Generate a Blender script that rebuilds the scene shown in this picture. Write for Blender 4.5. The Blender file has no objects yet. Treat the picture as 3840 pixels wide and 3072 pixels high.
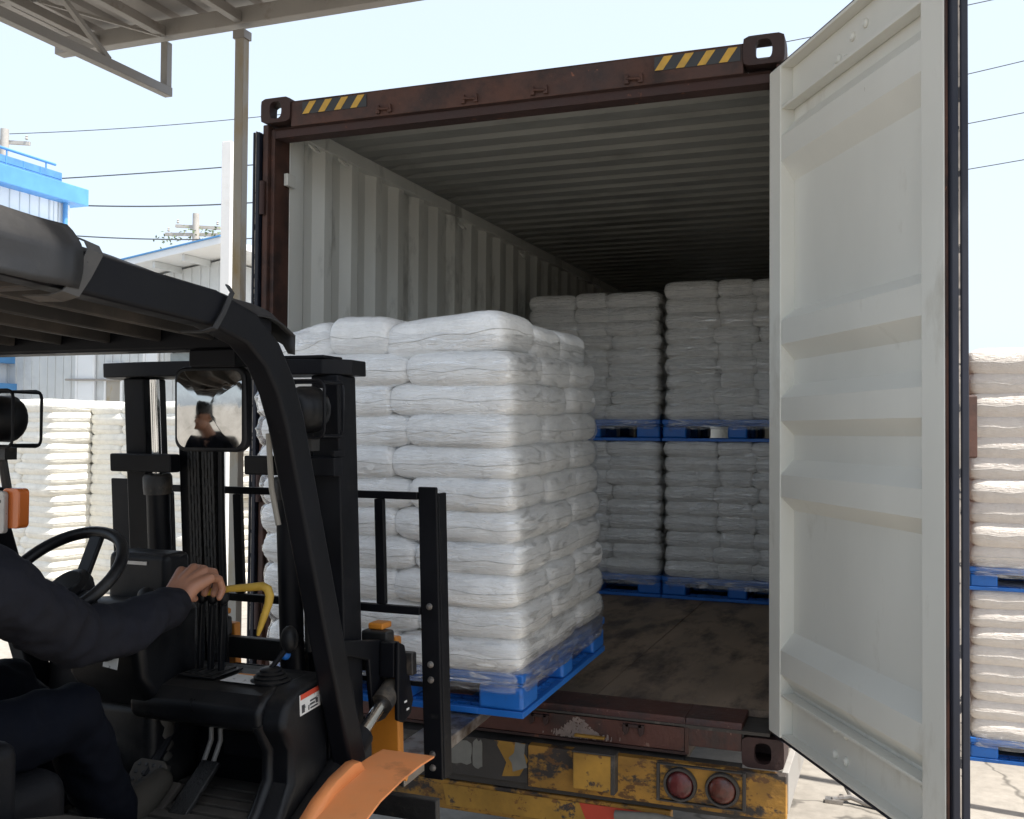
import bpy, bmesh, math, random
from mathutils import Vector, Matrix, noise as mnoise
random.seed(7)
R = math.radians
SC = bpy.context.scene
COL = SC.collection

# ------------------------------------------------------------------ camera, world, sun, exposure
# World axes: X right along the container's rear frame, Y into the container, Z up from its bottom edge.
GZ = -0.80                                   # yard ground
CAMP = Vector((2.8485, -4.0788, 1.3075))
yaw, pitch, roll = -0.36347, 0.02272, 0.00708
fw = Vector((math.sin(yaw)*math.cos(pitch), math.cos(yaw)*math.cos(pitch), math.sin(pitch)))
r0 = Vector((math.cos(yaw), -math.sin(yaw), 0)); u0 = r0.cross(fw)
rt = r0*math.cos(roll)+u0*math.sin(roll); up = -r0*math.sin(roll)+u0*math.cos(roll)
cam = bpy.data.cameras.new('camera'); co = bpy.data.objects.new('camera', cam); COL.objects.link(co)
co.matrix_world = Matrix(((rt.x, up.x, -fw.x, CAMP.x), (rt.y, up.y, -fw.y, CAMP.y), (rt.z, up.z, -fw.z, CAMP.z), (0, 0, 0, 1)))
cam.sensor_fit = 'HORIZONTAL'; cam.sensor_width = 36; cam.lens = 3794.2/3840*36
cam.clip_start = 0.05; cam.clip_end = 3000
SC.camera = co

SUN_EL, SUN_AZ = R(64), R(99)               # azimuth from +Y towards +X: the sun stands to the right of the picture
w = bpy.data.worlds.new('World'); SC.world = w; w.use_nodes = True
nt = w.node_tree; bg = nt.nodes['Background']
sky = nt.nodes.new('ShaderNodeTexSky'); sky.sky_type = 'NISHITA'; sky.sun_disc = False
sky.sun_elevation = SUN_EL; sky.sun_rotation = SUN_AZ; sky.altitude = 50; sky.air_density = 1.0; sky.dust_density = 4.0; sky.ozone_density = 1.0
hz = nt.nodes.new('ShaderNodeMix'); hz.data_type = 'RGBA'; hz.inputs[0].default_value = 0.8; hz.inputs[7].default_value = (1.84, 2.08, 2.34, 1)   # thin even haze over the whole sky
nt.links.new(sky.outputs[0], hz.inputs[6]); nt.links.new(hz.outputs[2], bg.inputs[0]); bg.inputs[1].default_value = 0.15
sl = bpy.data.lights.new('sun', 'SUN'); sl.energy = 2.6; sl.angle = R(0.6); sl.color = (1, .95, .87)
so = bpy.data.objects.new('sun', sl); COL.objects.link(so); so.location = (8, -8, 14)
sd = Vector((math.sin(SUN_AZ)*math.cos(SUN_EL), math.cos(SUN_AZ)*math.cos(SUN_EL), math.sin(SUN_EL)))
so.rotation_euler = sd.to_track_quat('Z', 'Y').to_euler()
vs = SC.view_settings; vs.view_transform = 'Standard'; vs.look = 'None'; vs.exposure = 1.65; vs.gamma = 1.0; vs.use_curve_mapping = False
SC.cycles.max_bounces = 10; SC.cycles.diffuse_bounces = 4; SC.cycles.transparent_max_bounces = 16; SC.cycles.glossy_bounces = 4
SC.cycles.caustics_reflective = False; SC.cycles.caustics_refractive = False

# ------------------------------------------------------------------ helpers
class MB:
    """collects shapes (world coordinates) and links them as one mesh object"""
    def __init__(s): s.v = []; s.f = []; s.mi = []; s.cur = 0
    def add(s, vs_, fs):
        b = len(s.v); s.v += [tuple(p) for p in vs_]; s.f += [tuple(i+b for i in f) for f in fs]; s.mi += [s.cur]*len(fs); return s
    def box(s, x0, x1, y0, y1, z0, z1):
        return s.add([(x0,y0,z0),(x1,y0,z0),(x1,y1,z0),(x0,y1,z0),(x0,y0,z1),(x1,y0,z1),(x1,y1,z1),(x0,y1,z1)],
                     [(3,2,1,0),(4,5,6,7),(0,1,5,4),(1,2,6,5),(2,3,7,6),(3,0,4,7)])
    def bar(s, a, b, wd, ht, upv=(0,0,1)):
        a, b, u = Vector(a), Vector(b), Vector(upv); d = (b-a).normalized()
        sd_ = d.cross(u)
        if sd_.length < 1e-4: sd_ = d.cross(Vector((0,1,0)))
        sd_.normalize(); u = sd_.cross(d).normalized()
        P = []
        for c in (a, b):
            for i, j in ((-1,-1),(1,-1),(1,1),(-1,1)): P.append(c+sd_*(wd/2*i)+u*(ht/2*j))
        return s.add(P, [(3,2,1,0),(4,5,6,7),(0,1,5,4),(1,2,6,5),(2,3,7,6),(3,0,4,7)])
    def path(s, pts, wd, ht, upv=(1,0,0)):
        """rectangular section swept along a polyline, mitred"""
        pts = [Vector(p) for p in pts]; u = Vector(upv).normalized(); rings = []
        for i, p in enumerate(pts):
            d0 = (pts[i]-pts[i-1]).normalized() if i else None
            d1 = (pts[i+1]-p).normalized() if i < len(pts)-1 else None
            d = ((d0 or d1)+(d1 or d0)).normalized(); k = 1/max(.5, d.dot(d1 or d0))
            n = d.cross(u).normalized()
            rings.append([p+u*(wd/2*i_)+n*(ht/2*j_*k) for i_, j_ in ((-1,-1),(1,-1),(1,1),(-1,1))])
        V = [q for r_ in rings for q in r_]; F = []
        for i in range(len(pts)-1):
            for k in range(4): F.append((i*4+k, i*4+(k+1)%4, i*4+4+(k+1)%4, i*4+4+k))
        n = (len(pts)-1)*4; F += [(3,2,1,0), (n,n+1,n+2,n+3)]
        return s.add(V, F)
    def tube(s, pts, r, n=10, cap=True, closed=False):
        pts = [Vector(p) for p in pts]; m = len(pts)
        rr = r if isinstance(r, (list, tuple)) else [r]*m
        V = []; nrm = None
        for i, p in enumerate(pts):
            if closed: d = (pts[(i+1)%m]-pts[i-1]).normalized()
            else: d = (pts[min(i+1,m-1)]-pts[max(i-1,0)]).normalized()
            if nrm is None:
                nrm = d.orthogonal().normalized()
            nrm = (nrm-d*nrm.dot(d)).normalized(); b = d.cross(nrm)
            for k in range(n):
                a = 2*math.pi*k/n; V.append(p+(nrm*math.cos(a)+b*math.sin(a))*rr[i])
        F = []
        for i in range(m if closed else m-1):
            j = (i+1) % m
            for k in range(n): F.append((i*n+k, i*n+(k+1)%n, j*n+(k+1)%n, j*n+k))
        if cap and not closed: F += [tuple(range(n-1,-1,-1)), tuple((m-1)*n+k for k in range(n))]
        return s.add(V, F)
    def prism(s, poly, ax, t0, t1):
        n = len(poly); q = {'X': lambda a,b,t: (t,a,b), 'Y': lambda a,b,t: (a,t,b), 'Z': lambda a,b,t: (a,b,t)}[ax]
        V = [q(a,b,t0) for a,b in poly]+[q(a,b,t1) for a,b in poly]
        F = [tuple(range(n-1,-1,-1)), tuple(range(n,2*n))]+[(i,(i+1)%n,n+(i+1)%n,n+i) for i in range(n)]
        return s.add(V, F)
    def lathe(s, prof, c, ax=(0,0,1), n=24):
        c = Vector(c); ax = Vector(ax).normalized(); e = ax.orthogonal().normalized(); g = ax.cross(e)
        V = [c+ax*h+(e*math.cos(2*math.pi*k/n)+g*math.sin(2*math.pi*k/n))*r_ for r_, h in prof for k in range(n)]
        F = [(i*n+k, i*n+(k+1)%n, (i+1)*n+(k+1)%n, (i+1)*n+k) for i in range(len(prof)-1) for k in range(n)]
        F += [tuple(range(n-1,-1,-1)), tuple((len(prof)-1)*n+k for k in range(n))]
        return s.add(V, F)
    def ell(s, c, rad, n=12, m=8, rot=None):
        c = Vector(c); V = []; F = []
        for j in range(1, m):
            t = math.pi*j/m
            for k in range(n):
                a = 2*math.pi*k/n; p = Vector((rad[0]*math.sin(t)*math.cos(a), rad[1]*math.sin(t)*math.sin(a), rad[2]*math.cos(t)))
                V.append(c+(rot @ p if rot else p))
        tp = Vector((0,0,rad[2])); V += [c+(rot @ tp if rot else tp), c-(rot @ tp if rot else tp)]
        T, B = len(V)-2, len(V)-1
        for j in range(m-2):
            for k in range(n): F.append((j*n+k, (j+1)*n+k, (j+1)*n+(k+1)%n, j*n+(k+1)%n))
        for k in range(n): F.append((T, k, (k+1)%n)); F.append((B, (m-2)*n+(k+1)%n, (m-2)*n+k))
        return s.add(V, F)
    def grid(s, nu, nv, fn, closeu=False):
        V = [fn(i/nu, j/nv) for j in range(nv+1) for i in range(nu if closeu else nu+1)]; W = nu if closeu else nu+1; F = []
        for j in range(nv):
            for i in range(nu):
                k = (i+1) % W; F.append((j*W+i, j*W+k, (j+1)*W+k, (j+1)*W+i))
        return s.add(V, F)
    def mesh(s, name, mats, smooth=None):
        me = bpy.data.meshes.new(name); me.from_pydata(s.v, [], s.f)
        for m_ in (mats if isinstance(mats, (list, tuple)) else [mats]): me.materials.append(m_)
        if any(s.mi): me.polygons.foreach_set('material_index', s.mi)
        bm = bmesh.new(); bm.from_mesh(me); bmesh.ops.recalc_face_normals(bm, faces=bm.faces); bm.to_mesh(me); bm.free()
        if smooth is not None:
            me.polygons.foreach_set('use_smooth', [True]*len(me.polygons)); me.set_sharp_from_angle(angle=R(smooth))
        me.update(); return me
    def build(s, name, mats, parent=None, bevel=0, smooth=None, seg=2, label=None):
        if bevel and smooth is None: smooth = 35
        o = bpy.data.objects.new(name, s.mesh(name, mats, smooth)); COL.objects.link(o)
        put(o, parent)
        if bevel:
            m = o.modifiers.new('bevel', 'BEVEL'); m.width = bevel; m.segments = seg; m.limit_method = 'ANGLE'; m.angle_limit = R(40); m.harden_normals = True
        if label: o['label'] = label
        return o
def put(o, parent):
    """parent a mesh built in world coordinates (parts sit at the world origin, things at their own base)"""
    if parent is not None:
        o.parent = parent
        if parent.type == 'EMPTY': o.location = -Vector(parent.location)
def thing(name, label, cat, loc=(0,0,0), group=None):
    o = bpy.data.objects.new(name, None); COL.objects.link(o); o.location = loc; o.empty_display_size = .2
    return tag(o, label, cat, group)
def tag(o, label, cat, group=None):
    o['label'] = label; o['category'] = cat
    if group: o['group'] = group
    return o
def structure(o): o['kind'] = 'structure'; return o
def nz(x, y, z, sc=1.0): return mnoise.noise(Vector((x*sc, y*sc, z*sc)))

# ------------------------------------------------------------------ materials (all node based)
def pmat(name, col, rough=.5, metal=0., var=.12, vscale=3., wear=None, wthr=.6, wscale=6., wsoft=.02, wear2=None, w2thr=.65, w2scale=14.,
         bump=0., bscale=40., stretch=(1,1,1), coat=0., spec=.5, bstretch=None, rvar=.15, dust=0., dcol=(.2,.18,.15)):
    m = bpy.data.materials.new(name); m.use_nodes = True; t = m.node_tree; N = t.nodes; Lk = t.links.new
    b = N['Principled BSDF']; b.inputs['Metallic'].default_value = metal; b.inputs['Coat Weight'].default_value = coat; b.inputs['Coat Roughness'].default_value = .15
    b.inputs['Specular IOR Level'].default_value = spec
    tc = N.new('ShaderNodeTexCoord'); mp = N.new('ShaderNodeMapping'); mp.inputs['Scale'].default_value = stretch; Lk(tc.outputs['Object'], mp.inputs[0])
    def noi(sc, det=6, rg=.6, src=mp):
        n = N.new('ShaderNodeTexNoise'); n.inputs['Scale'].default_value = sc; n.inputs['Detail'].default_value = det; n.inputs['Roughness'].default_value = rg; Lk(src.outputs[0], n.inputs['Vector']); return n.outputs[0]
    def rng(v, a, b_, c, d):
        n = N.new('ShaderNodeMapRange'); Lk(v, n.inputs[0]); n.inputs[1].default_value = a; n.inputs[2].default_value = b_; n.inputs[3].default_value = c; n.inputs[4].default_value = d; return n.outputs[0]
    def mix(f, a, b_):
        n = N.new('ShaderNodeMix'); n.data_type = 'RGBA'
        if f is not None: Lk(f, n.inputs[0])
        for v, k in ((a, 6), (b_, 7)):
            if hasattr(v, 'is_linked'): Lk(v, n.inputs[k])
            else: n.inputs[k].default_value = (*v, 1)
        return n.outputs[2]
    n1 = noi(vscale)
    c = mix(rng(n1, .3, .7, 0, 1), tuple(x*(1-var) for x in col), tuple(min(1, x*(1+var)) for x in col))
    rg = rng(n1, .3, .7, max(.02, rough-rvar), min(1, rough+rvar))
    if wear is not None:
        k = rng(noi(wscale, 8, .65), wthr-wsoft, wthr+wsoft, 0, 1); c = mix(k, c, wear)
    if wear2 is not None:
        k = rng(noi(w2scale, 8, .7), w2thr-.02, w2thr+.02, 0, 1); c = mix(k, c, wear2)
    if dust:                                              # settled dust lies on what faces up, in patches
        g_ = N.new('ShaderNodeNewGeometry'); s_ = N.new('ShaderNodeSeparateXYZ'); Lk(g_.outputs['True Normal'], s_.inputs[0])
        q = N.new('ShaderNodeMath'); q.operation = 'MULTIPLY'; Lk(rng(s_.outputs[2], .35, .95, 0, 1), q.inputs[0]); Lk(rng(noi(9, 6, .6), .35, .68, .15*dust, dust), q.inputs[1]); c = mix(q.outputs[0], c, dcol)
    Lk(c, b.inputs['Base Color']); Lk(rg, b.inputs['Roughness'])
    if bump:
        src = mp
        if bstretch:
            src = N.new('ShaderNodeMapping'); src.inputs['Scale'].default_value = bstretch; Lk(tc.outputs['Object'], src.inputs[0])
        bp = N.new('ShaderNodeBump'); bp.inputs['Strength'].default_value = bump; bp.inputs['Distance'].default_value = .01
        Lk(noi(bscale, 5, .6, src), bp.inputs['Height']); Lk(bp.outputs[0], b.inputs['Normal'])
    return m
M = {}
M['rust'] = pmat('rust_red_paint', (.072,.030,.020), .66, var=.35, vscale=2.2, wear=(.028,.014,.011), wthr=.54, wscale=5, wsoft=.08, wear2=(.2,.075,.04), w2thr=.68, w2scale=22, bump=.25, bscale=30)
M['rust_dark'] = pmat('dark_weathered_steel', (.04,.018,.015), .7, var=.35, vscale=4, wear=(.16,.06,.035), wthr=.66, wscale=16, bump=.3, bscale=35)
M['sill'] = pmat('scuffed_rust_paint', (.085,.03,.021), .6, var=.25, wear=(.04,.022,.018), wthr=.56, wscale=5.5, wsoft=.06, wear2=(.2,.115,.085), w2thr=.635, w2scale=24, bump=.3, stretch=(1,1,.8))
M['cream'] = pmat('pale_grey_container_paint', (.70,.69,.63), .45, var=.06, vscale=1.5, wear=(.46,.43,.36), wthr=.64, wscale=3.0, wsoft=.09, wear2=(.22,.16,.1), w2thr=.735, w2scale=17, stretch=(1,1,.45), bump=.08, bscale=6)
M['cream_in'] = pmat('grey_interior_paint', (.76,.755,.70), .5, var=.08, vscale=2, wear=(.34,.335,.3), wthr=.62, wscale=3, wsoft=.07, wear2=(.1,.09,.08), w2thr=.74, w2scale=14, bump=.1, bscale=8, stretch=(1,1,.4))
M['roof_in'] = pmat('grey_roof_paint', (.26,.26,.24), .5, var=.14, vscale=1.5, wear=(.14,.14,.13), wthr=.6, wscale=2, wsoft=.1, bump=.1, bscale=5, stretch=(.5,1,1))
M['ply'] = pmat('worn_plywood', (.28,.205,.145), .75, var=.3, vscale=4, wear=(.085,.062,.05), wthr=.56, wscale=5, wsoft=.08, wear2=(.26,.2,.15), w2thr=.67, w2scale=12, bump=.35, bscale=30, stretch=(1,.35,1))
M['gasket'] = pmat('navy_rubber', (.007,.009,.018), .55, var=.3, bump=.1, spec=.4)
M['seam'] = pmat('dusty_seam', (.34,.3,.26), .8, var=.5, vscale=14, wear=(.03,.03,.035), wthr=.56, wscale=22)
M['yel_dec'] = pmat('yellow_decal', (.55,.32,.045), .5, var=.25, vscale=12, wear=(.12,.06,.02), wthr=.7, wscale=25)
M['blk_dec'] = pmat('black_decal', (.03,.032,.034), .5, var=.4)
M['black'] = pmat('black_enamel', dust=.10, col=(.004,.0045,.0065), rough=.5, spec=.18, var=.3, vscale=5, wear=(.02,.0195,.019), wthr=.7, wscale=9, wsoft=.05, wear2=(.13,.12,.115), w2thr=.745, w2scale=38, bump=.06, bscale=20)
M['black_worn'] = pmat('greasy_black_steel', dust=.3, col=(.014,.0135,.0135), rough=.55, var=.4, vscale=7, wear=(.11,.085,.06), wthr=.62, wscale=6, wsoft=.06, wear2=(.3,.12,.03), w2thr=.74, w2scale=9, bump=.25, bscale=45)
M['blackplastic'] = pmat('black_plastic', dust=.12, col=(.0045,.005,.0065), rough=.42, spec=.25, var=.2, vscale=6, wear=(.03,.029,.027), wthr=.66, wscale=4, wsoft=.1, bump=.05, bscale=120)
M['grease'] = pmat('chain_grease', (.008,.008,.008), .5, var=.4, vscale=30, bump=.5, bscale=90)
M['chrome'] = pmat('polished_rod', (.75,.75,.74), .16, metal=1, var=.05, rvar=.05)
M['steel'] = pmat('bare_steel', (.33,.31,.29), .42, metal=.85, var=.3, vscale=9, wear=(.11,.07,.05), wthr=.58, wscale=7, wsoft=.06)
M['orange'] = pmat('orange_enamel', dust=.25, dcol=(.55,.33,.18), col=(.78,.27,.085), rough=.55, var=.1, vscale=4, wear=(.27,.1,.035), wthr=.68, wscale=5, wsoft=.1, wear2=(.1,.06,.04), w2thr=.76, w2scale=30, bump=.06)
M['orange2'] = pmat('amber_orange_paint', (.6,.22,.025), .5, var=.15, vscale=5, wear=(.16,.08,.03), wthr=.7, wscale=9, bump=.12)
M['tarp'] = pmat('dark_tarpaulin', dust=.12, col=(.013,.0135,.0155), rough=.55, var=.25, vscale=5, wear=(.026,.025,.0245), wthr=.62, wscale=3, wsoft=.1, bump=.35, bscale=7)
M['strap'] = pmat('grey_strap', (.06,.058,.056), .75, var=.25, vscale=30, wear=(.02,.02,.02), wthr=.66, wscale=50)
M['slat'] = pmat('dusty_slat', (.022,.02,.019), .6, var=.3, wear=(.06,.05,.043), wthr=.56, wscale=4, wsoft=.1)
M['seat'] = pmat('black_vinyl', (.005,.0055,.007), .55, spec=.18, var=.25, bump=.2, bscale=30)
M['mirror'] = pmat('mirror_glass', (.52,.52,.51), .07, metal=1, var=.12, vscale=25, rvar=.04, wear=(.36,.36,.35), wthr=.6, wscale=18, wsoft=.1)
M['amber'] = pmat('amber_lens', (.75,.18,.03), .25, var=.1, bump=.1, bscale=80, coat=.5)
M['clear'] = pmat('dusty_clear_lens', (.55,.52,.48), .3, var=.2, bump=.15, bscale=70, wear=(.2,.18,.16), wthr=.6, wscale=30)
M['sticker'] = pmat('white_sticker', (.62,.62,.6), .5, var=.12, vscale=20, wear=(.2,.2,.2), wthr=.6, wscale=45)
M['redprint'] = pmat('red_print', (.5,.06,.03), .5, var=.2)
M['darkprint'] = pmat('dark_print', (.05,.05,.055), .6, var=.3)
M['yelpaint'] = pmat('yellow_handle_paint', (.52,.33,.05), .5, var=.2, vscale=14, wear=(.3,.26,.15), wthr=.64, wscale=18)
M['mat'] = pmat('dusty_rubber_mat', (.028,.025,.021), .85, var=.3, vscale=6, wear=(.05,.043,.035), wthr=.55, wscale=5, wsoft=.1, bump=.2, bscale=60)
M['boot'] = pmat('rubber_boot', (.05,.046,.04), .6, var=.3, wear=(.12,.11,.09), wthr=.6, wscale=20)
M['blue'] = pmat('blue_plastic', dust=.22, dcol=(.12,.2,.36), col=(.010,.125,.46), rough=.45, var=.12, vscale=4, wear=(.02,.09,.3), wthr=.62, wscale=9, wsoft=.06, wear2=(.12,.16,.25), w2thr=.77, w2scale=25, bump=.06)
M['yellowrust'] = pmat('peeling_yellow_paint', (.34,.17,.028), .7, var=.35, vscale=5, wear=(.04,.03,.024), wthr=.54, wscale=6.5, wsoft=.035, wear2=(.13,.06,.018), w2thr=.57, w2scale=15, bump=.35, bscale=18, stretch=(1,1,1.6))
M['yellowgood'] = pmat('flaking_yellow_paint', (.37,.195,.03), .65, var=.35, vscale=6, wear=(.05,.04,.035), wthr=.60, wscale=9, wsoft=.02, wear2=(.2,.085,.02), w2thr=.62, w2scale=18, bump=.3, bscale=20)
M['chassis'] = pmat('grimy_chassis_steel', (.05,.043,.037), .75, var=.3, vscale=5, wear=(.2,.17,.14), wthr=.66, wscale=6, wsoft=.08, wear2=(.4,.18,.02), w2thr=.73, w2scale=6, bump=.35, bscale=25)
M['patch'] = pmat('grey_filler_patch', (.2,.19,.165), .7, var=.2, vscale=9, bump=.25, bscale=25)
M['patch2'] = pmat('bare_scraped_metal', (.23,.175,.15), .7, var=.25, vscale=30)
M['redlens'] = pmat('red_lamp_lens', (.085,.008,.008), .4, var=.7, vscale=20, bump=.35, bscale=60, coat=.4)
M['orlens'] = pmat('orange_red_lamp_lens', (.085,.016,.008), .4, var=.7, vscale=20, bump=.35, bscale=60, coat=.4)
M['tyre'] = pmat('tyre_rubber', (.02,.02,.02), .8, var=.3, bump=.3)
M['galv'] = pmat('painted_grey_steel', (.30,.285,.265), .55, var=.12, vscale=2, wear=(.22,.19,.16), wthr=.66, wscale=5, wsoft=.08, bump=.05)
M['sheet'] = pmat('grey_roof_sheet', (.33,.31,.29), .5, var=.14, vscale=1.6, wear=(.26,.23,.2), wthr=.62, wscale=2.5, wsoft=.1, stretch=(2,.4,1))
M['post'] = pmat('stained_cream_steel', (.34,.315,.27), .6, var=.15, vscale=3, wear=(.3,.22,.1), wthr=.62, wscale=3, wsoft=.08, wear2=(.05,.045,.04), w2thr=.73, w2scale=9, bump=.1, stretch=(1,1,.35))
M['clad'] = pmat('pale_grey_cladding', (.58,.60,.60), .55, var=.08, vscale=1.2, wear=(.42,.42,.42), wthr=.66, wscale=.8, wsoft=.12)
M['clad2'] = pmat('white_wall_panel', (.74,.76,.77), .55, var=.05, vscale=.8)
M['bluetrim'] = pmat('blue_trim_paint', (.09,.27,.54), .5, var=.1, vscale=2)
M['bluetile'] = pmat('blue_parapet_tile', (.09,.24,.47), .45, var=.15, vscale=4)
M['glass'] = pmat('window_glass', (.2,.24,.26), .12, var=.2, spec=.8)
M['frame'] = pmat('white_window_frame', (.75,.76,.76), .5, var=.05)
M['whitewash'] = pmat('white_render', (.82,.81,.79), .7, var=.04, wear=(.7,.66,.6), wthr=.7, wscale=2, wsoft=.1)
M['conc'] = pmat('grey_concrete_pole', (.42,.40,.37), .8, var=.12, bump=.2)
M['wire'] = pmat('wire_sheath', (.05,.055,.06), .6, var=.1)
M['bush'] = pmat('creeper_leaf', (.09,.13,.05), .6, var=.4, vscale=6)
M['navy'] = pmat('navy_knit', (.0085,.0092,.0138), .85, var=.2, vscale=8, bump=.5, bscale=9, bstretch=(1,1,1), spec=.2)
M['trouser'] = pmat('dark_navy_trousers', (.0034,.0044,.0078), .85, var=.2, vscale=8, bump=.5, bscale=7, spec=.08)
M['skin'] = pmat('skin', (.35,.165,.10), .5, var=.1, vscale=20, bump=.1, bscale=90)
M['hair'] = pmat('black_hair', (.012,.011,.01), .5, var=.3, vscale=40, bump=.4, bscale=120)
M['shoe'] = pmat('olive_canvas_shoe', (.02,.017,.012), .8, var=.25, bump=.2)
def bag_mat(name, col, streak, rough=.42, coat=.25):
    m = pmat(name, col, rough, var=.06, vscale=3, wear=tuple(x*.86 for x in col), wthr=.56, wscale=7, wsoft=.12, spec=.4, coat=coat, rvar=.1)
    t = m.node_tree; N = t.nodes; Lk = t.links.new; b = N['Principled BSDF']; tc = N.new('ShaderNodeTexCoord'); gm = N.new('ShaderNodeNewGeometry')
    mp = N.new('ShaderNodeMapping'); mp.inputs['Rotation'].default_value = (R(12), R(8), 0); mp.inputs['Scale'].default_value = (3, 3, 26); Lk(gm.outputs['Position'], mp.inputs[0])
    n = N.new('ShaderNodeTexNoise'); n.inputs['Scale'].default_value = 1.6; n.inputs['Detail'].default_value = 7; n.inputs['Roughness'].default_value = .6; n.inputs['Distortion'].default_value = 1.3; Lk(mp.outputs[0], n.inputs[0])
    def ridge(src, sc, k):
        q_ = N.new('ShaderNodeTexNoise'); q_.inputs['Scale'].default_value = sc; q_.inputs['Detail'].default_value = 3; q_.inputs['Roughness'].default_value = .5; q_.inputs['Distortion'].default_value = 1.1; Lk(src, q_.inputs[0])
        s_ = N.new('ShaderNodeMath'); s_.operation = 'SUBTRACT'; Lk(q_.outputs[0], s_.inputs[0]); s_.inputs[1].default_value = .5
        b_ = N.new('ShaderNodeMath'); b_.operation = 'ABSOLUTE'; Lk(s_.outputs[0], b_.inputs[0])
        e_ = N.new('ShaderNodeMath'); e_.operation = 'MULTIPLY'; e_.use_clamp = True; Lk(b_.outputs[0], e_.inputs[0]); e_.inputs[1].default_value = k; return e_.outputs[0]
    m2 = N.new('ShaderNodeMapping'); m2.inputs['Rotation'].default_value = (R(-20), R(14), 0); m2.inputs['Scale'].default_value = (5, 5, 30); Lk(gm.outputs['Position'], m2.inputs[0])
    rA = ridge(m2.outputs[0], 1.5, 14); rB = ridge(gm.outputs['Position'], 9, 10)
    a1 = N.new('ShaderNodeMath'); a1.operation = 'MULTIPLY_ADD'; Lk(rA, a1.inputs[0]); a1.inputs[1].default_value = .22; Lk(n.outputs[0], a1.inputs[2])
    ad = N.new('ShaderNodeMath'); ad.operation = 'MULTIPLY_ADD'; Lk(rB, ad.inputs[0]); ad.inputs[1].default_value = .09; Lk(a1.outputs[0], ad.inputs[2])
    bp = N.new('ShaderNodeBump'); bp.inputs['Strength'].default_value = streak; bp.inputs['Distance'].default_value = .035; Lk(ad.outputs[0], bp.inputs['Height']); Lk(bp.outputs[0], b.inputs['Normal'])
    return m
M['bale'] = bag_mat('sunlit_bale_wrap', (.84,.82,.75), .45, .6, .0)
# ------------------------------------------------------------------ ground
def ground_mat():
    m = bpy.data.materials.new('yard_concrete'); m.use_nodes = True; t = m.node_tree; N = t.nodes; Lk = t.links.new; b = N['Principled BSDF']
    tc = N.new('ShaderNodeTexCoord')
    def noi(sc, det=8, rg=.6):
        n = N.new('ShaderNodeTexNoise'); n.inputs['Scale'].default_value = sc; n.inputs['Detail'].default_value = det; n.inputs['Roughness'].default_value = rg; Lk(tc.outputs['Object'], n.inputs[0]); return n
    n1 = noi(.5); cr = N.new('ShaderNodeValToRGB'); cr.color_ramp.elements[0].position = .3; cr.color_ramp.elements[0].color = (.25,.228,.198,1); cr.color_ramp.elements[1].position = .7; cr.color_ramp.elements[1].color = (.35,.325,.29,1); Lk(n1.outputs[0], cr.inputs[0])
    n2 = noi(14); mx = N.new('ShaderNodeMix'); mx.data_type = 'RGBA'; mx.blend_type = 'OVERLAY'; mx.inputs[0].default_value = .35; Lk(cr.outputs[0], mx.inputs[6]); Lk(n2.outputs[0], mx.inputs[7])
    wv = noi(1.3, 4); ad = N.new('ShaderNodeMix'); ad.data_type = 'RGBA'; ad.blend_type = 'ADD'; ad.inputs[0].default_value = .5; Lk(tc.outputs['Object'], ad.inputs[6]); Lk(wv.outputs[1], ad.inputs[7])
    vo = N.new('ShaderNodeTexVoronoi'); vo.feature = 'DISTANCE_TO_EDGE'; vo.inputs['Scale'].default_value = .75; Lk(ad.outputs[2], vo.inputs[0])
    mr = N.new('ShaderNodeMapRange'); Lk(vo.outputs[0], mr.inputs[0]); mr.inputs[1].default_value = .002; mr.inputs[2].default_value = .012; mr.inputs[3].default_value = .45; mr.inputs[4].default_value = 1
    m3 = N.new('ShaderNodeMix'); m3.data_type = 'RGBA'; m3.blend_type = 'MULTIPLY'; m3.inputs[0].default_value = 1; Lk(mx.outputs[2], m3.inputs[6]); Lk(mr.outputs[0], m3.inputs[7])
    Lk(m3.outputs[2], b.inputs['Base Color']); b.inputs['Roughness'].default_value = .85
    bp = N.new('ShaderNodeBump'); bp.inputs['Strength'].default_value = .4; bp.inputs['Distance'].default_value = .01; Lk(n2.outputs[0], bp.inputs['Height']); Lk(bp.outputs[0], b.inputs['Normal'])
    return m
g = MB(); g.add([(-900,-900,GZ),(900,-900,GZ),(900,900,GZ),(-900,900,GZ)], [(0,1,2,3)])
structure(g.build('ground', ground_mat()))

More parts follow.
